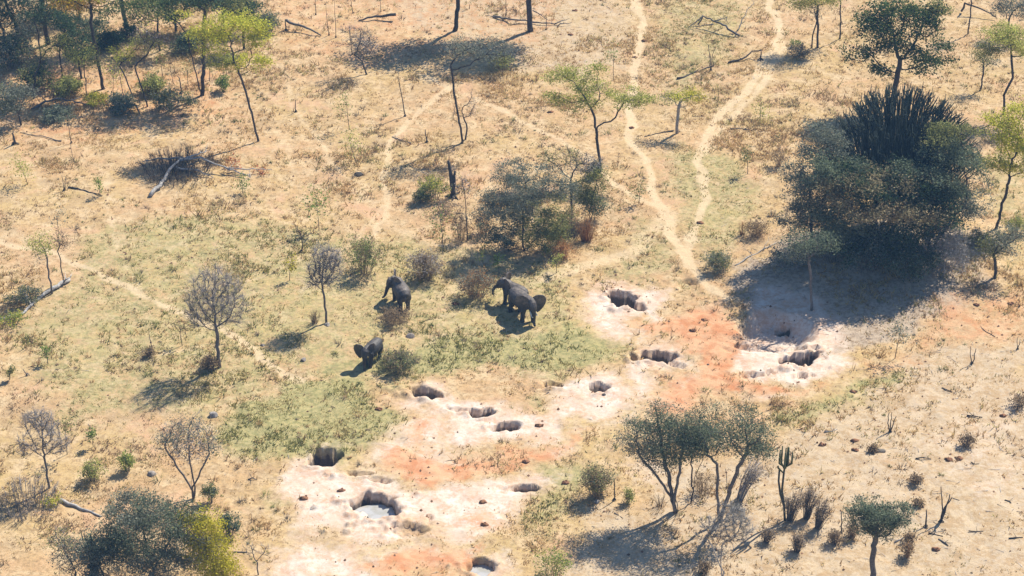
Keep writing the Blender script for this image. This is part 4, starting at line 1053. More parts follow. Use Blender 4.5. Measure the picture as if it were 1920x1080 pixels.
tree('tree', 'yellow green tree with black trunk right of the thicket', 'tree', (1868, 428), [(6, 45), (12, 75)], [(-20, 178, 48, 30, 'yel'), (28, 152, 48, 36, 'yel'), (-22, 122, 36, 20, 'aca'), (28, 208, 46, 26, 'yel'), (60, 122, 38, 20, 'aca'), (10, 112, 36, 18, 'yel')], 0.14, natt=340, per=17, leaf=0.17, clump=0.28, group=V)
shrub('bush', 'dark round bush beside the track in the upper right', (1497, 108), 22, 22, 'dtwig', ['grey', 'dry'], n=26, per=8, cat='bush', group='bushes by the tracks')
shrub('bush', 'green tuft bush under the slim forked tree', (1490, 88), 10, 14, 'dtwig', 'green', n=8, per=6, cat='bush', group='bushes by the tracks')
stub('thin dry snag standing between the two track ruts', (1347, 190), [[(0, 26)]], 0.03, 'b')
sapling('pale green sapling between the track and the thicket', (1425, 232), 40, 'aca', -2, crown=0.8)
log('short grey log between track and thicket', [(1370, 243), (1390, 241), (1412, 245)], 0.06, 'g')
sapling('dark sapling with shadow near the thicket left side', (1402, 326), 44, 'olive', -2, per=10)
shrub('shrub', 'dry brown clump between dark sapling and thicket', (1460, 312), 20, 34, 'dry', 'dry', n=24, per=4)
tree('tree', 'small trunked grey bush tree at the right edge', 'tree', (1865, 522), [(2, 24)], [(20, 70, 48, 30, 'grey'), (-8, 62, 26, 26, 'olive')], 0.15, natt=150, per=11, leaf=0.15, stems=2, twigs=1, group=V)
shrub('bush', 'dark shaded shrub under the yellow green tree', (1835, 460), 24, 30, 'dtwig', ['grey', 'olive'], n=24, per=9, cat='bush', group='bushes by the tracks')
shrub('bush', 'light green bush at the right edge behind the grey bush tree', (1905, 440), 26, 34, 'dtwig', ['aca', 'olive'], n=26, per=9, cat='bush', group='bushes by the tracks')

# ================================================================ thicket on the mound
H_ = 'plants of the thicket on the mound'
def euphorbia(label, base, dome, n_fingers, trunk_h, rad, seed=3, group=None, arms=None):
    rng = np.random.RandomState(seed)
    g = G(*base); s = SC(g[1], g[2]); root = empty('candelabra_euphorbia', g); tag(root, label, 'euphorbia', group)
    dx, dy, rx, ry = dome
    ax, az = rx / s, ry / (s * CP); cx, cz = dx / s, dy / (s * CP)
    tm = MB(); th = trunk_h / (s * CP)
    tm.tube(np.array([[0, 0, -.2], [0, 0, th * .5], [cx * .5, 0, th]]), np.array([1.2, 1, .85]) * rad * 3.5, 8, (0.10, 0.09, 0.08)); tm.build('trunk', M_BARK, root, smooth=True)
    am = MB()
    for i in range(n_fingers):
        a = rng.rand() * 6.283; q = rng.rand() ** 0.48
        top = np.array([cx + math.cos(a) * ax * q, math.sin(a) * ax * 0.85 * q, cz + az * (math.sqrt(max(0, 1 - q * q * 0.97)) * (0.9 + 0.1 * rng.rand()) - (rng.rand() < 0.5) * 0.35 * rng.rand())])
        L = (0.5 + 0.9 * rng.rand()) * az / 6.0
        st = np.array([cx * .5 + math.cos(a) * 0.2, math.sin(a) * 0.2, th * (0.8 + 0.2 * rng.rand())])
        el = top - np.array([math.cos(a) * 0.15, math.sin(a) * 0.15, L])
        el[:2] = el[:2] * 0.84
        mid = st * 0.35 + el * 0.65 + np.array([math.cos(a) * q, math.sin(a) * q, -0.9]) * 0.7
        P = np.array([st, mid, el, el * 0.4 + top * 0.6 + rng.randn(3) * 0.04, top])
        c = np.array((0.050, 0.062, 0.048)) * (0.7 + 0.6 * rng.rand())
        am.tube(P, np.array([1.0, 0.9, 1.0, 1.05, 0.55]) * rad * (0.8 + 0.3 * rng.rand()), 5, c)
        for k in range(2):                   # side fingers, upright
            f = rng.rand() * 0.8; p = el * (1 - f) + top * f if k else mid * (1 - f) + el * f
            b = rng.rand() * 6.283; o = np.array([math.cos(b), math.sin(b), 0]) * (0.18 + 0.2 * rng.rand())
            am.tube(np.array([p, p + o + [0, 0, .12], p + o * 1.15 + [0, 0, 0.5 + L * 0.35 * rng.rand()]]), np.array([0.9, 1, 0.5]) * rad * 0.8, 5, c * 1.1)
    am.build('branches', M_BARK, root)
    return root
euphorbia('huge dark candelabra euphorbia rising from the thicket', (1668, 420), (8, 100, 150, 142), 560, 60, 0.040, 3, H_)
tree('tree', 'broad dark evergreen tree filling the middle of the thicket', 'tree', (1640, 488), [(4, 40), (6, 70)], [(-60, 130, 90, 48, 'brown', -0.5), (50, 120, 100, 52, 'dark', -0.5), (-10, 150, 110, 44, 'dark', 0.0), (90, 150, 80, 52, 'umb', 0), (-90, 165, 70, 46, 'umb', 0), (0, 150, 90, 30, 'brown', -0.5), (10, 95, 110, 40, 'brown', -1.5), (-70, 80, 70, 40, 'umb', -1), (80, 75, 80, 44, 'dark', -1)], 0.32, natt=700, per=18, leaf=0.19, clump=0.30, stems=3, group=H_, deep=0.6)
tree('tree', 'grey green bushy tree on the left flank of the thicket', 'tree', (1520, 468), [(-4, 30), (-6, 60)], [(0, 195, 42, 36, 'grey'), (-10, 130, 60, 50, 'grey'), (-25, 72, 55, 42, 'grey'), (30, 120, 56, 54, 'umb'), (42, 175, 46, 40, 'grey'), (20, 50, 50, 36, 'umb')], 0.16, natt=400, per=18, leaf=0.16, clump=0.25, stems=3, group=H_)
tree('tree', 'dusky green tree on the right flank of the thicket', 'tree', (1745, 470), [(6, 40)], [(20, 155, 80, 62, 'umb'), (50, 100, 60, 48, 'grey'), (-10, 100, 55, 48, 'dark'), (15, 210, 54, 28, 'olive'), (0, 55, 60, 36, 'umb')], 0.18, natt=420, per=18, leaf=0.17, clump=0.26, stems=3, group=H_)
tree('tree', 'pale grey twiggy bush at the lower right of the thicket', 'tree', (1765, 520), [(0, 15)], [(0, 60, 44, 44, 'twig'), (-30, 40, 30, 28, 'grey'), (22, 32, 28, 26, 'twig')], 0.08, bark='p', natt=220, per=4, leaf=0.12, twigs=6, tl=0.5, stems=5, group=H_)
tree('tree', 'slender tree with pale smooth trunk in front of the thicket', 'tree', (1522, 582), [(-3, 35), (-8, 72), (-14, 100)], [(-18, 130, 46, 30, 'umb'), (-40, 105, 30, 18, 'grey'), (15, 125, 30, 22, 'umb')], 0.12, bark='g', natt=150, per=10, leaf=0.14, group=H_)
shrub('bush', 'dark understory bush beneath the broad evergreen tree', (1625, 500), 72, 70, 'dtwig', ['dark', 'grey'], n=60, per=14, leaf=0.16, clump=0.2, cat='bush', group=H_)
shrub('bush', 'dark understory bush below the right flank tree', (1700, 515), 62, 66, 'dtwig', ['dark', 'umb'], n=50, per=13, leaf=0.16, clump=0.2, cat='bush', group=H_)
shrub('bush', 'dark understory bush behind the pale smooth trunk', (1565, 490), 56, 60, 'dtwig', ['umb', 'grey'], n=46, per=12, leaf=0.15, clump=0.2, cat='bush', group=H_)
shrub('bush', 'low grey twiggy bush at the left foot of the thicket', (1480, 500), 46, 38, 'twig', 'grey', n=44, per=6, leaf=0.13, cat='bush', group=H_)
log('pale dead branch lying left of the thicket', [(1378, 498), (1412, 478), (1456, 456)], 0.06, 'p', [([(1412, 478), (1400, 470)], [0.1, 0.3]), ([(1430, 468), (1440, 452)], [0.1, 0.4])])
sapling('grey green sapling on the clay right of the big pit', (1678, 672), 56, 'grey', 4, crown=0.9, per=16)
stub('pair of upright dead stems below the thicket on the right', (1822, 682), [[(-4, 16), (-6, 34)], [(3, 14), (5, 28)]], 0.06)
stub('dead twin stub at the right picture edge', (1908, 655), [[(-2, 20)], [(4, 16)]], 0.05)
shrub('bush', 'rounded grey green bush left of the pale dead branch', (1342, 505), 32, 34, 'dtwig', ['olive', 'grey'], n=36, per=10, cat='bush', group='bushes by the tracks')
shrub('grass_tussock', 'tall brown dry tussock left of the thicket', (1418, 442), 26, 32, 'dry', 'dry', n=50, per=3, cat='tussock', rad=0.012)
shrub('grass_tussock', 'dry reddish tussock beside the tall brown one', (1392, 440), 12, 28, 'rust', n=26, cat='tussock')

# ================================================================ bushes in the middle
C_ = 'bushes of the central clump'
tree('bush', 'large grey green bush in the middle of the central clump', 'bush', (985, 470), [(0, 15)], [(-25, 75, 74, 66, 'grey'), (45, 62, 54, 46, 'olive'), (-5, 130, 60, 42, 'grey'), (-50, 32, 46, 34, 'umb'), (25, 28, 60, 32, 'olive'), (60, 120, 40, 30, 'grey')], 0.12, natt=460, per=15, leaf=0.14, clump=0.22, stems=5, group=C_)
tree('acacia_tree', 'small dark trunked acacia above the central bushes', 'tree', (1072, 402), [(-2, 35), (-3, 62)], [(-22, 105, 40, 20, 'olive'), (28, 92, 40, 22, 'twig'), (-40, 85, 26, 12, 'grey')], 0.10, natt=150, per=6, leaf=0.13, twigs=3, group=C_)
tree('bush', 'dark green bush at the right of the central clump', 'bush', (1108, 412), [(0, 10)], [(-6, 55, 34, 36, 'olive'), (4, 30, 30, 26, 'umb'), (10, 78, 30, 18, 'olive')], 0.07, natt=180, per=15, leaf=0.14, stems=4, group=C_)
shrub('bush', 'small dark bush hugging the foot of the acacia trunk', (1117, 330), 14, 28, 'dtwig', 'dark', n=18, per=12, cat='bush', group=C_)
shrub('grass_tussock', 'bright orange dry tussock beside the central clump', (1100, 452), 24, 46, 'rust', n=90, kids=2, cat='tussock', rad=0.014)
shrub('grass_tussock', 'orange dry tussock in front of the large grey bush', (1055, 482), 20, 30, 'rust', 'rust', n=40, per=3, cat='tussock')
shrub('bush', 'leafless brown bush behind the orange tussock', (1072, 445), 28, 60, 'dtwig', 'dry', n=40, per=3, cat='bush', group=C_)
shrub('bush', 'yellow green leafy bush at the foot of the burnt stump', (812, 372), 28, 44, 'dtwig', ['yel', 'green', 'olive'], n=30, per=10, cat='bush', group=C_)
shrub('bush', 'dark green low bush left of the burnt stump', (790, 378), 18, 26, 'dtwig', ['olive', 'umb'], n=20, per=9, cat='bush', group=C_)
tree('tree', 'thin tall bare stemmed tree left of the central clump', 'tree', (876, 452), [(-1, 40), (-3, 80)], [(-6, 100, 16, 22, 'twig'), (-10, 50, 16, 26, 'dry')], 0.06, natt=50, per=3, twigs=3, group=C_)
sapling('green leafy sapling left of the thin tall tree', (832, 470), 66, 'green', -6, crown=0.8, per=14)
shrub('shrub', 'tangled brown shrub under the thin tall tree', (862, 450), 24, 50, 'dry', 'dry', n=30, per=3)
shrub('shrub', 'brown shrub between thin tall tree and grey bush', (908, 440), 26, 44, 'dry', ['dry', 'rust'], n=34, per=4)
shrub('shrub', 'purplish dry shrub above the thin tall tree', (835, 400), 26, 24, 'twig', 'dry', n=26, per=3)
shrub('bush', 'green and brown bush above the elephant seen from behind', (680, 510), 46, 70, 'dry', ['green', 'dry', 'olive'], n=60, per=8, cat='bush')
shrub('bush', 'dry brown round bush right of the elephant seen from behind', (795, 522), 40, 50, 'dry', ['dry', 'twig'], n=80, per=5, cat='bush')
shrub('bush', 'brown and grey bush left of the two close elephants', (893, 556), 40, 50, 'dry', ['dry', 'grey', 'rust'], n=70, per=5, cat='bush')
sapling('thin green sapling behind the two close elephants', (936, 515), 36, 'green', -2)
sapling('yellowish sapling right above the two close elephants', (1043, 512), 34, 'aca', 0)
sapling('slender leafless sapling left of the grey brown bush', (908, 505), 36, 'aca', -4, per=5)
shrub('grass_tussock', 'dry brown tussock at the feet of the rear view elephant', (742, 604), 36, 24, 'dry', 'dry', n=70, per=3, cat='tussock')
shrub('bush', 'dark green bush right of the small elephant', (748, 694), 36, 36, 'dtwig', ['umb', 'olive', 'dry'], n=50, per=9, cat='bush')
stub('thin yellow stick standing above the small elephant', (719, 640), [[(-2, 12), (-4, 26)]], 0.03, 'b', name='dead_stick', cat='stick')
sapling('green sapling with round shadow in the left grassland', (598, 432), 56, 'green', 2, crown=0.9, per=18, leaf=0.15)
stub('curved leaning stem with thin shadow in the left grassland', (565, 472), [[(4, 14), (0, 34), (-8, 46)]], 0.06, 'b')
sapling('small yellow leaved sapling left of the bare trees', (543, 526), 36, 'must', 2, per=9)

# ================================================================ left middle
L_ = 'trees of the left grassland'
tree('tree', 'large bare grey tree standing alone in the left grassland', 'tree', (412, 688), [(-2, 40), (0, 62)], [(2, 128, 52, 60, 'twig'), (-30, 105, 30, 40, 'twig'), (32, 110, 28, 36, 'twig')], 0.17, bark='g', natt=700, per=0, twigs=9, tl=1.0, lift=0.25, wig=0.15, group=L_)
tree('tree', 'smaller bare tree with grey crown left of the elephants', 'tree', (612, 606), [(-1, 40), (-3, 62)], [(0, 105, 32, 38, 'twig'), (-18, 82, 22, 24, 'twig'), (14, 118, 22, 22, 'twig')], 0.11, bark='g', natt=400, per=1, twigs=8, tl=0.8, lift=0.25, wig=0.15, group=L_)
tree('tree', 'slender tree with round green crown at the left log', 'tree', (98, 550), [(-2, 40), (-3, 62)], [(-8, 92, 26, 22, 'aca')], 0.09, bark='g', natt=90, per=12, leaf=0.14, group=L_)
tree('tree', 'dry thin tree with faded brown crown right of the green one', 'tree', (118, 530), [(0, 40), (-2, 58)], [(6, 78, 20, 20, 'dry')], 0.06, natt=50, per=5, twigs=2, leaf=0.12, group=L_)
sapling('tall bare double stem sapling above the round green crown', (112, 460), 66, 'grey', -2, per=5)
log('long pale fallen log curving out of the left picture edge', [(130, 526), (100, 542), (72, 562), (45, 590), (0, 600)], 0.16, 'p', [([(118, 532), (134, 522)], [0.1, 0.5]), ([(60, 575), (52, 560)], [0, .5])], hs=[0.1, 0.1, 0, 0, 0])
shrub('bush', 'grey green low bush behind the pale fallen log', (48, 566), 36, 24, 'dtwig', ['grey', 'olive'], n=30, per=8, cat='bush', group='bushes of the left grassland')
shrub('bush', 'green sprouts around the far end of the pale log', (22, 608), 34, 18, 'dtwig', ['green', 'yel'], n=24, per=5, cat='bush', group='bushes of the left grassland')
shrub('grass_tussock', 'dark tussock at the foot of the large bare tree', (394, 692), 17, 24, 'dtwig', 'dry', n=46, per=4, cat='tussock')
stub('dead spike with dark clump in the left grassland', (284, 664), [[(1, 18), (0, 38)]], 0.06)
shrub('grass_tussock', 'dark clump at the foot of the dead spike', (280, 667), 12, 15, 'dtwig', 'dry', n=26, per=3, cat='tussock')
sapling('pinkish dry sapling right of the dead spike', (342, 648), 44, 'dry', -8, per=5)
sapling('tiny green sapling in the lower left grassland', (90, 682), 30, 'green', -2, per=10)
sapling('dark green little sapling at the left edge', (18, 712), 24, 'olive', 0, per=10)
stub('slanting grey stump near the left edge', (52, 704), [[(-6, 12)]], 0.07, 'g')
shrub('grass_tussock', 'brown tussock beside the shadow of the smaller bare tree', (590, 606), 14, 28, 'dry', n=36, cat='tussock')

# ================================================================ lower left
B_ = 'plants of the lower left'
tree('tree', 'bare whitish tree beside the brush pile at lower left', 'tree', (93, 915), [(-2, 36), (-3, 56)], [(-4, 110, 42, 42, 'twig'), (-32, 80, 26, 24, 'twig'), (24, 88, 24, 24, 'twig')], 0.10, bark='g', natt=380, per=1, twigs=8, tl=0.5, lift=0.2, wig=0.2, group=B_)
tree('tree', 'vase shaped multi stemmed tree with sparse leaves at lower left', 'tree', (362, 935), [(0, 30), (1, 55)], [(0, 130, 50, 34, 'grey'), (-45, 108, 22, 22, 'grey'), (38, 100, 24, 26, 'grey'), (0, 100, 34, 26, 'twig')], 0.15, bark='g', natt=210, per=5, leaf=0.13, twigs=3, stems=4, lift=0.3, wig=0.15, group=B_)
sapling('green leaved pole sapling right of the whitish bare tree', (126, 852), 70, 'olive', -2, per=10)
sapling('small green sapling between the two lower left trees', (175, 838), 36, 'green', 0, per=12)
shrub('bush', 'yellow green bush with dark stem right of the brush pile', (178, 900), 22, 40, 'dtwig', ['aca', 'olive'], n=22, per=8, cat='bush', group=B_)
shrub('bush', 'small leafy green bush left of the pale rock', (240, 882), 16, 38, 'dtwig', ['green', 'aca'], n=18, per=9, cat='bush', group=B_)
shrub('dead_brush', 'heap of dead grey brush at the left edge', (45, 948), 78, 28, 'twig', n=170, kids=6, cat='brush', rad=0.02, spread=0.85)
shrub('shrub', 'bright yellow sprig on the brush heap', (98, 945), 16, 18, 'dtwig', 'yel', n=8, per=7)
log('pale log sticking out of the brush heap', [(112, 938), (150, 955), (190, 970)], 0.12, 'p')
tree('bush', 'big dark grey green bush at the bottom left', 'bush', (285, 1086), [(0, 20)], [(0, 105, 96, 64, 'umb'), (-62, 75, 60, 54, 'umb'), (45, 55, 80, 56, 'grey'), (-15, 145, 60, 30, 'grey'), (60, 120, 46, 36, 'umb'), (-30, 40, 100, 48, 'grey'), (-100, 60, 50, 44, 'grey')], 0.14, natt=620, per=14, leaf=0.13, clump=0.26, stems=6, twigs=2, group=B_)
tree('bush', 'mustard yellow green bush right of the big dark bush', 'bush', (400, 1090), [(0, 20)], [(0, 60, 52, 54, 'must'), (-12, 118, 46, 32, 'must'), (20, 28, 36, 34, 'must')], 0.08, natt=240, per=19, leaf=0.13, stems=4, group=B_)
shrub('bush', 'dark green shrub at the right end of the mustard bush', (432, 1000), 22, 40, 'dtwig', ['umb', 'dark'], n=24, per=10, cat='bush', group=B_)
shrub('bush', 'small green shrub beside the vase shaped tree', (396, 942), 12, 42, 'dtwig', ['olive', 'umb'], n=14, per=9, cat='bush', group=B_)
tree('bush', 'pale grey twiggy bush in the bottom left corner', 'bush', (140, 1085), [(0, 12)], [(0, 45, 46, 40, 'grey'), (-15, 75, 30, 26, 'olive')], 0.07, bark='g', natt=160, per=6, leaf=0.13, twigs=3, stems=4, group=B_)
euphorbia('dark euphorbia stems left of the big dark bush', (178, 1082), (0, 20, 26, 70), 12, 18, 0.055, 8, B_)
tree('tree', 'little bare forked tree on the clay at the bottom', 'tree', (485, 1078), [(-2, 24)], [(-12, 52, 16, 22, 'twig'), (14, 50, 14, 20, 'twig')], 0.055, bark='g', natt=40, per=0, twigs=2, tl=0.35, group=B_)
log('short grey stick pointing from the mustard bush', [(440, 1036), (464, 1036)], 0.06, 'g')

# ================================================================ lower right
D_ = 'trees of the lower right'
tree('umbrella_tree', 'multi stemmed umbrella tree with grey crown at lower centre', 'tree', (1268, 962), [(-8, 40), (-14, 70)], [(-35, 162, 70, 54, 'umb'), (-72, 135, 46, 36, 'grey'), (5, 150, 58, 54, 'umb'), (-30, 118, 54, 32, 'umb')], 0.26, bark='g', natt=480, per=12, leaf=0.12, clump=0.27, stems=5, twigs=1, lift=0.15, group=D_)
tree('umbrella_tree', 'taller umbrella tree with single straight trunk at lower centre', 'tree', (1348, 978), [(-6, 60), (-10, 115)], [(0, 190, 74, 46, 'umb'), (42, 162, 54, 38, 'umb'), (-45, 160, 46, 36, 'umb'), (64, 135, 30, 22, 'umb')], 0.21, bark='g', natt=480, per=12, leaf=0.12, clump=0.27, stems=2, group=D_)
tree('tree', 'thin slanting tree between the two umbrella trees', 'tree', (1295, 945), [(6, 50), (20, 95)], [(25, 130, 34, 26, 'umb'), (-5, 125, 24, 22, 'umb')], 0.07, natt=80, per=12, leaf=0.12, clump=0.18, stems=2, group=D_)
tree('bush', 'bare silvery bush before the straight umbrella trunk', 'bush', (1354, 1086), [(-3, 35), (-4, 65)], [(0, 112, 50, 36, 'twig'), (-32, 92, 26, 20, 'twig'), (30, 95, 28, 20, 'twig')], 0.07, bark='p', natt=360, per=0, twigs=9, tl=0.5, stems=2, lift=0.1, group=D_)
tree('umbrella_tree', 'small umbrella tree with dense dark crown at the bottom right', 'tree', (1636, 1084), [(-2, 36), (-3, 58)], [(-2, 130, 60, 38, 'umb'), (-34, 122, 30, 26, 'umb'), (30, 128, 34, 28, 'umb'), (-2, 96, 36, 24, 'umb')], 0.22, bark='g', natt=380, per=21, leaf=0.12, clump=0.18, stems=1, group=D_)
def tall_euphorbia():
    g = G(1472, 976); s = SC(g[1], g[2]); root = empty('slender_euphorbia', g); tag(root, 'slender euphorbia with bare double stem and green fingered top', 'euphorbia')
    c = (0.10, 0.12, 0.06); b = (0.085, 0.085, 0.065)
    def P(l): return np.array([[x / s, yy, z / (s * CP)] for x, z, yy in l])
    for l in ([(0, -4, 0), (-4, 30, 0), (-10, 60, 0), (-9, 92, 0), (-8, 108, 0)], [(-3, 26, 0), (-12, 50, .1), (-17, 76, .12), (-17, 100, .1)]):
        m = MB(); m.tube(P(l), np.linspace(0.075, 0.055, len(l)), 6, b); m.build('stem', M_BARK, root)
    for dx, z0, z1, yy in ((-8, 104, 142, 0), (-14, 108, 142, .2), (-19, 112, 140, -.1), (-2, 108, 140, .15), (4, 112, 136, -.1), (-10, 106, 139, -.3), (-3, 110, 138, .3), (-20, 100, 106, .1)):
        m = MB(); m.tube(P([(-8 + (dx + 8) * 0.2, z0 - 6, 0), (dx, z0 + 2, yy), (dx, (z0 + z1) / 2, yy), (dx, z1, yy)]), np.array([.045, .06, .06, .035]), 5, c); m.build('branch', M_BARK, root)
tall_euphorbia()
for (b, w, h, ln, key, lab) in [((1482, 975), 20, 62, 6, 'dtwig', 'dark spiky bush at the foot of the slender euphorbia'), ((1512, 972), 17, 66, 6, 'dtwig', 'tall dark spiky bush second right of the euphorbia'),
      ((1534, 990), 18, 58, 8, 'dtwig', 'dark spiky bush third right of the euphorbia'), ((1494, 1034), 15, 36, 0, 'dtwig', 'low spiky bush below the euphorbia bushes'),
      ((1437, 1016), 13, 28, 2, 'dtwig', 'low dark bush left below the euphorbia'), ((1388, 935), 22, 88, 26, 'twig', 'tall wind swept grey bush left of the euphorbia')]:
    shrub('spiky_bush', lab, b, w, h, key, 'dry', n=40, kids=4, per=1, rad=0.022, lean=(ln, 0), cat='bush', group='spiky bushes near the euphorbia')
for (b, w, h, key, lab) in [((1566, 1020), 16, 26, 'dtwig', 'low dark shrub left of the small umbrella trunk'), ((1596, 1008), 16, 30, 'dry', 'brown shrub behind the small umbrella trunk'), ((1701, 1044), 12, 28, 'rust', 'reddish twiggy shrub right of the small umbrella tree'),
      ((1704, 1016), 8, 16, 'rust', 'small reddish shrub above the twiggy one'), ((1812, 836), 15, 24, 'dtwig', 'dark spiky shrub on the bare ground at right'), ((1718, 906), 15, 16, 'dtwig', 'low round dark shrub on the bare ground'),
      ((1722, 948), 8, 10, 'dtwig', 'tiny dark shrub left of the forked snag'), ((1320, 1075), 12, 20, 'dtwig', 'dark shrub in the shadow of the umbrella trees'), ((1910, 765), 24, 24, 'dtwig', 'grey shrub at the right edge of the bare ground'), ((1636, 846), 8, 10, 'dtwig', 'small shrub left of the grey hump')]:
    shrub('shrub', lab, b, w, h, key, 'dry', n=30, kids=4, per=2, rad=0.016, group='shrubs of the bare ground')
stub('stick standing left of the wind swept grey bush', (1364, 934), [[(-2, 30), (-6, 58)], [(2, 20), (4, 34)]], 0.04, name='dead_stick', cat='stick')
stub('thin dead stick left of the small umbrella crown', (1577, 1000), [[(0, 20), (-2, 40)]], 0.06)
stub('forked dead snag with drooping twigs at lower right', (1764, 978), [[(0, 34), (-6, 66)], [(4, 26), (16, 46), (30, 40)], [(8, 30), (12, 52)]], 0.09)
stub('short straight stump left of the forked snag', (1736, 988), [[(0, 30)]], 0.08)
stub('trident shaped dead stem on the bare ground', (1669, 810), [[(-6, 16), (-5, 36)], [(0, 20), (1, 34)], [(6, 16), (9, 28)]], 0.06)
stub('single dark pole with leaves in front of the dry bush', (1152, 938), [[(0, 26), (-1, 42)]], 0.07, name='dead_pole', cat='pole')
shrub('bush', 'dry leafy bush left of the single dark pole', (1118, 930), 34, 62, 'dry', ['dry', 'olive', 'umb'], n=60, per=6, cat='bush')
shrub('shrub', 'small green shrub right of the single dark pole', (1176, 944), 10, 26, 'dry', ['aca', 'olive'], n=16, per=5)
shrub('bush', 'light green airy bush at the bottom middle', (1036, 1085), 34, 60, 'dry', ['aca', 'green'], n=34, per=5, cat='bush')
shrub('shrub', 'twiggy undergrowth around the umbrella tree trunks', (1320, 925), 34, 40, 'dry', 'dry', n=40, per=2)
shrub('shrub', 'low dry undergrowth left of the umbrella tree trunk', (1238, 950), 20, 26, 'dry', n=24)
for pts, r_, k_, lab in [([(1812, 781), (1842, 783)], 0.06, 'd', 'dark straight stick on the bare ground near the right edge'), ([(1716, 858), (1745, 861)], 0.05, 'd', 'dark stick left of the spiky shrub'),
      ([(1742, 1000), (1768, 1006)], 0.05, 'd', 'stick below the short straight stump'), ([(1757, 1010), (1778, 1024)], 0.06, 'g', 'grey stick slanting below the forked snag'), ([(1676, 1018), (1700, 1006)], 0.06, 'p', 'pale stick beside the reddish shrubs'),
      ([(1820, 870), (1836, 870)], 0.04, 'd', 'short stick in the middle of the bare ground'), ([(1890, 1010), (1918, 1008)], 0.05, 'd', 'stick at the lower right picture edge'), ([(1885, 937), (1896, 944)], 0.05, 'd', 'short slanting stick near the right edge'),
      ([(1820, 998), (1844, 996)], 0.04, 'd', 'thin stick right of the forked snag'), ([(1550, 812), (1570, 805)], 0.05, 'p', 'pale stick below the green strip'), ([(1765, 728), (1786, 736)], 0.06, 'd', 'dark stick with litter below the twin stems'),
      ([(1820, 600), (1850, 622), (1866, 632)], 0.04, 'd', 'long thin twig right of the thicket shadow'), ([(1150, 962), (1168, 972)], 0.04, 'g', 'curved twig below the single pole'), ([(463, 899), (482, 900)], 0.05, 'g', 'short stick on green grass left of the pit')]:
    log(lab, pts, r_, k_, name='fallen_stick', cat='stick', group='sticks on the ground', sides=5)

# ================================================================ rocks, dung, litter, water
for b, w, h, c, lab in [((770, 632), 16, 9, (0.36, 0.33, 0.32), 'grey boulder between the elephants'), ((400, 780), 15, 10, (0.40, 0.39, 0.39), 'pale boulder left of the green lawn'), ((285, 890), 13, 9, (0.46, 0.43, 0.41), 'flat white rock by the small leafy bush'),
      ((1119, 942), 9, 7, (0.42, 0.42, 0.43), 'bluish rock left of the single dark pole'), ((614, 610), 9, 7, (0.44, 0.42, 0.40), 'white rock at the foot of the smaller bare tree'), ((569, 675), 10, 6, (0.27, 0.26, 0.26), 'dark flat rock below the smaller bare tree'),
      ((492, 648), 7, 5, (0.36, 0.34, 0.33), 'little grey rock in the grass right of the large bare tree'), ((672, 328), 14, 6, (0.10, 0.095, 0.09), 'dark stone under the bushy yellow green sapling'), ((1650, 846), 15, 7, (0.30, 0.28, 0.25), 'grey hump of earth on the bare ground'),
      ((1330, 970), 7, 5, (0.45, 0.42, 0.38), 'pale stone in the umbrella tree shade'), ((1132, 740), 6, 5, (0.20, 0.19, 0.19), 'dark stone beside the small upper pit'), ((1328, 684), 4, 3, (0.22, 0.2, 0.19), 'small stone on red soil between the pits')]:
    rock(lab, b, w, h, c)

def dung_pile(label, base, seed):
    rng = np.random.RandomState(seed); g = G(*base); mb = MB()
    bm = bmesh.new(); bmesh.ops.create_icosphere(bm, subdivisions=1, radius=1.0)
    V = np.array([v.co[:] for v in bm.verts]); F = np.array([[v.index for v in f.verts] for f in bm.faces]); bm.free()
    k = rng.rand(len(V), 1)
    mb.add(V * [0.30, 0.24, 0.07] * (0.7 + 0.5 * k) + [0, 0, 0.02], None, F, np.array((0.22, 0.11, 0.06)) * (0.8 + 0.4 * k))
    for i in range(rng.randint(5, 9)):
        r_ = 0.045 + 0.04 * rng.rand(); p = np.array([rng.randn() * 0.10, rng.randn() * 0.08, 0.05])
        mb.add((V * (0.8 + 0.4 * rng.rand(len(V), 1))) * r_ + p, None, F, np.array((0.15, 0.075, 0.045)) * (0.7 + 0.6 * rng.rand()))
    o = mb.build('dung_pile', M_ROCK, loc=g); tag(o, label, 'dung', 'elephant dung piles')
for i, (b, lab) in enumerate([((1032, 210), 'in the grass left of the acacia crown'), ((1078, 20), 'at the top edge by the fallen branches'), ((1070, 65), 'below the fallen branches at the top'), ((1208, 76), 'on the main path near the top'), ((1190, 108), 'on the main path below the upper dung'),
      ((1184, 240), 'on the main path beside the acacia'), ((1313, 418), 'on the path left of the brown tussock'), ((1320, 600), 'on red soil below the path end'), ((1600, 735), 'beside the green strip'), ((1541, 834), 'below the green strip near the stick'),
      ((1603, 844), 'left of the grey hump of earth'), ((1602, 826), 'on pale ground above the grey hump'), ((1780, 862), 'on the bare ground right of the stick'), ((1798, 860), 'on the bare ground below the spiky shrub'), ((855, 570), 'left of the brown and grey bush'),
      ((710, 768), 'on the green lawn near the pits'), ((905, 942), 'on pink clay right of the water pit'), ((640, 920), 'on clay left of the ditch'), ((570, 935), 'on clay below the round deep pit'), ((910, 984), 'on red clay above the bottom pit'),
      ((1010, 798), 'on clay right of the middle pits'), ((985, 866), 'on red soil above the long slit pit'), ((1060, 905), 'on grass right of the long slit pit'), ((1300, 620), 'on red soil beside the triangular pit'), ((1880, 780), 'near the grey shrub at the right edge'),
      ((1895, 570), 'below the small grey bush tree'), ((1830, 572), 'at the right edge of the thicket shadow'), ((1755, 1030), 'below the grey slanting stick')]):
    dung_pile('brown dung heap ' + lab, b, 100 + i)

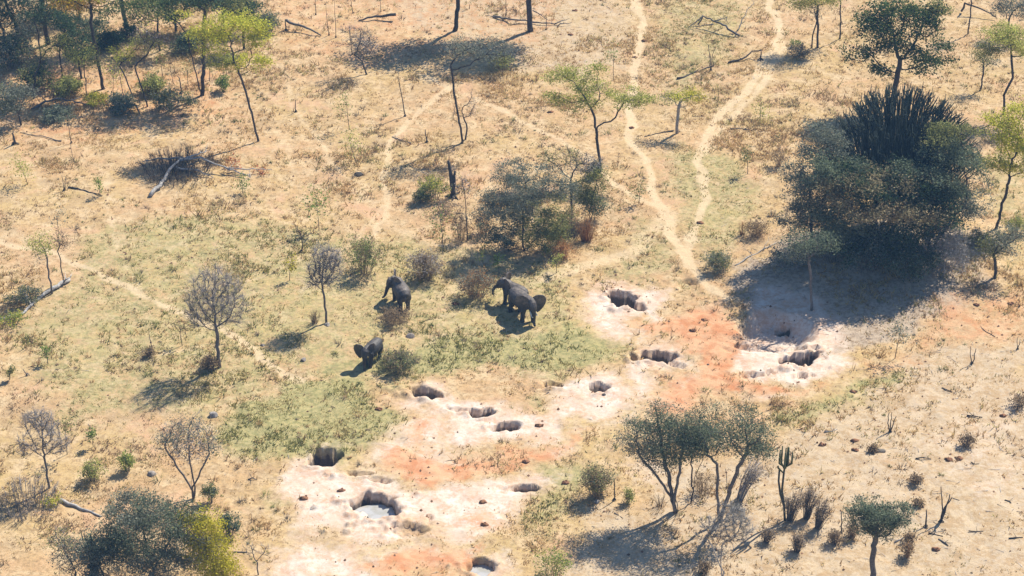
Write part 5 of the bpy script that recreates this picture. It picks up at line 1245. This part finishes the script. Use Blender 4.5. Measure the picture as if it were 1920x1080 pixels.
def scatter(name, label, cat, n, region, size, col, key, seed):
    rng = np.random.RandomState(seed); y = 96 + 104 * rng.rand(n); x = (rng.rand(n) * 2 - 1) * 48
    k = masks(x, y); p = region(k, x, y); m = rng.rand(n) < p; x, y = x[m], y[m]; z = terrain(x, y); mb = MB()
    q = np.stack([x, y, z + 0.02], 1); r_ = size * (0.4 + rng.rand(len(x)) ** 2 * 1.4)
    V0 = np.array([[1, 0, 0], [0, 1, 0], [-1, 0, 0], [0, -1, 0], [0, 0, 0.8]]); 
    V = q[:, None] + (V0[None] * (0.6 + 0.8 * rng.rand(len(x), 5, 1))) * r_[:, None, None]; V[:, :4, 2] -= 0.04
    t = np.concatenate([(np.arange(len(x)) * 5)[:, None] + np.array([[a, (a + 1) % 4, 4]]) for a in range(4)])
    mb.add(V.reshape(-1, 3), None, t, np.repeat(np.array(col) * (0.6 + 0.8 * rng.rand(len(x), 1)), 5, 0))
    o = mb.build(name, M_ROCK); tag(o, label, cat, kind='stuff')
scatter('soil_clods', 'small brown clods and droppings strewn over bare ground', 'clods', 16000, lambda k, x, y: 0.10 + 0.25 * k['clay'] + 0.5 * k['bare'] * fbm(x, y, 2, 33, 2) + 0.5 * k['red'], 0.07, (0.16, 0.09, 0.055), None, 5)
def twig_litter():
    rng = np.random.RandomState(77); n = 14000; y = 96 + 104 * rng.rand(n); x = (rng.rand(n) * 2 - 1) * 48
    k = masks(x, y); m = rng.rand(n) < 0.03 + 0.7 * k['litter'] + 0.45 * k['grey'] + 0.3 * k['bare']; x, y = x[m], y[m]; z = terrain(x, y)
    a = rng.rand(len(x)) * 6.283; L = 0.2 + 0.9 * rng.rand(len(x)) ** 2
    mb = MB(); mb.spikes(np.stack([x, y, z + 0.02], 1), np.stack([np.cos(a) * L, np.sin(a) * L, 0.12 * rng.rand(len(x))], 1), 0.018, pal(rng, 'twig', len(x)))
    tag(mb.build('twig_litter', M_BARK), 'loose twigs and litter on the ground under the trees', 'twigs', kind='stuff')
twig_litter()

def water_material():
    m, nt, n, l = new_mat('muddy_water'); t = NT(nt)
    bs = n.new('ShaderNodeBsdfPrincipled'); co = n.new('ShaderNodeTexCoord').outputs['Object']
    l.new(t.mix(t.ramp(t.noise(1.5, 3, 0.5, co), 0.4, 0.6), rgb(0.34, 0.33, 0.30), rgb(0.40, 0.40, 0.40)), bs.inputs['Base Color'])
    bs.inputs['Roughness'].default_value = 0.06; bs.inputs['Specular IOR Level'].default_value = 0.6
    o = n.new('ShaderNodeOutputMaterial'); l.new(bs.outputs[0], o.inputs[0]); return m
M_WATER = water_material()
for idx, up, lab in ((16, 0.54, 'pale muddy water standing in the large pit'), (18, 0.5, 'pale water in the pit at the bottom edge')):
    cx, cy, a, b, rot, dep = PW[idx]; a_ = np.linspace(0, 6.283, 41)[:-1]
    z = hz(cx, cy) + up * dep
    V = np.concatenate([[[0, 0, 0]], np.stack([np.cos(a_) * a * 0.98, np.sin(a_) * b * 0.98, 0 * a_], 1)])
    mb = MB(); mb.add(V, None, [(0, i + 1, (i + 1) % 40 + 1) for i in range(40)])
    o = mb.build('water', M_WATER, loc=(cx, cy, z)); tag(o, lab, 'water', kind='structure')

# ---------------------------------------------------------------- low scrub and haze
def low_scrub():
    rng = np.random.RandomState(222); n = 9500; y = 96 + 106 * rng.rand(n); x = (rng.rand(n) * 2 - 1) * 50
    k = masks(x, y)
    p = sstep(0.45, 0.7, fbm(x, y, 5.0, 91, 3)) * (1 - np.clip(k['clay'] * 1.6 + k['path'] + 0.75 * k['bare'] + 0.8 * k['red'], 0, 1))
    m = rng.rand(n) < p; x, y = x[m], y[m]; z = terrain(x, y); mb = MB()
    for i in range(len(x)):
        w = 0.10 + 0.42 * rng.rand() ** 2.5; c = np.array([(0.36, 0.26, 0.17), (0.31, 0.25, 0.18), (0.31, 0.30, 0.12), (0.46, 0.31, 0.155), (0.23, 0.24, 0.10)][rng.randint(5)])
        q = 16; a = rng.rand(q) * 6.283; r_ = rng.rand(q) ** 0.5 * w
        P = np.stack([x[i] + np.cos(a) * r_ * .5, y[i] + np.sin(a) * r_ * .5, np.full(q, z[i] - 0.02)], 1)
        D = np.stack([np.cos(a) * r_, np.sin(a) * r_, w * (0.6 + 0.8 * rng.rand(q)) * (1.2 - r_ / w * 0.6)], 1)
        mb.spikes(P, D, 0.022, c * (0.7 + 0.6 * rng.rand(q, 1)))
    tag(mb.build('low_scrub', M_GRASS), 'knee high brown and olive scrub scattered through the dry grass', 'scrub', kind='stuff')
low_scrub()

def haze():
    m = bpy.data.materials.new('thin_haze'); m.use_nodes = True; nt = m.node_tree
    for n in list(nt.nodes): nt.nodes.remove(n)
    v = nt.nodes.new('ShaderNodeVolumePrincipled'); v.inputs['Color'].default_value = (0.30, 0.58, 1.0, 1); v.inputs['Density'].default_value = 0.00034
    v.inputs['Anisotropy'].default_value = 0.0
    o = nt.nodes.new('ShaderNodeOutputMaterial'); nt.links.new(v.outputs[0], o.inputs['Volume'])
    lo, hi = (-6000, -4500, -4), (6000, 13000, CAM_H + 6)
    V = [(x, y, z) for z in (lo[2], hi[2]) for y in (lo[1], hi[1]) for x in (lo[0], hi[0])]
    mb = MB(); mb.add(V, [(0, 2, 3, 1), (4, 5, 7, 6), (0, 1, 5, 4), (2, 6, 7, 3), (0, 4, 6, 2), (1, 3, 7, 5)])
    tag(mb.build('haze', m), 'thin bluish dry season haze in the air', 'haze', kind='stuff')
haze()
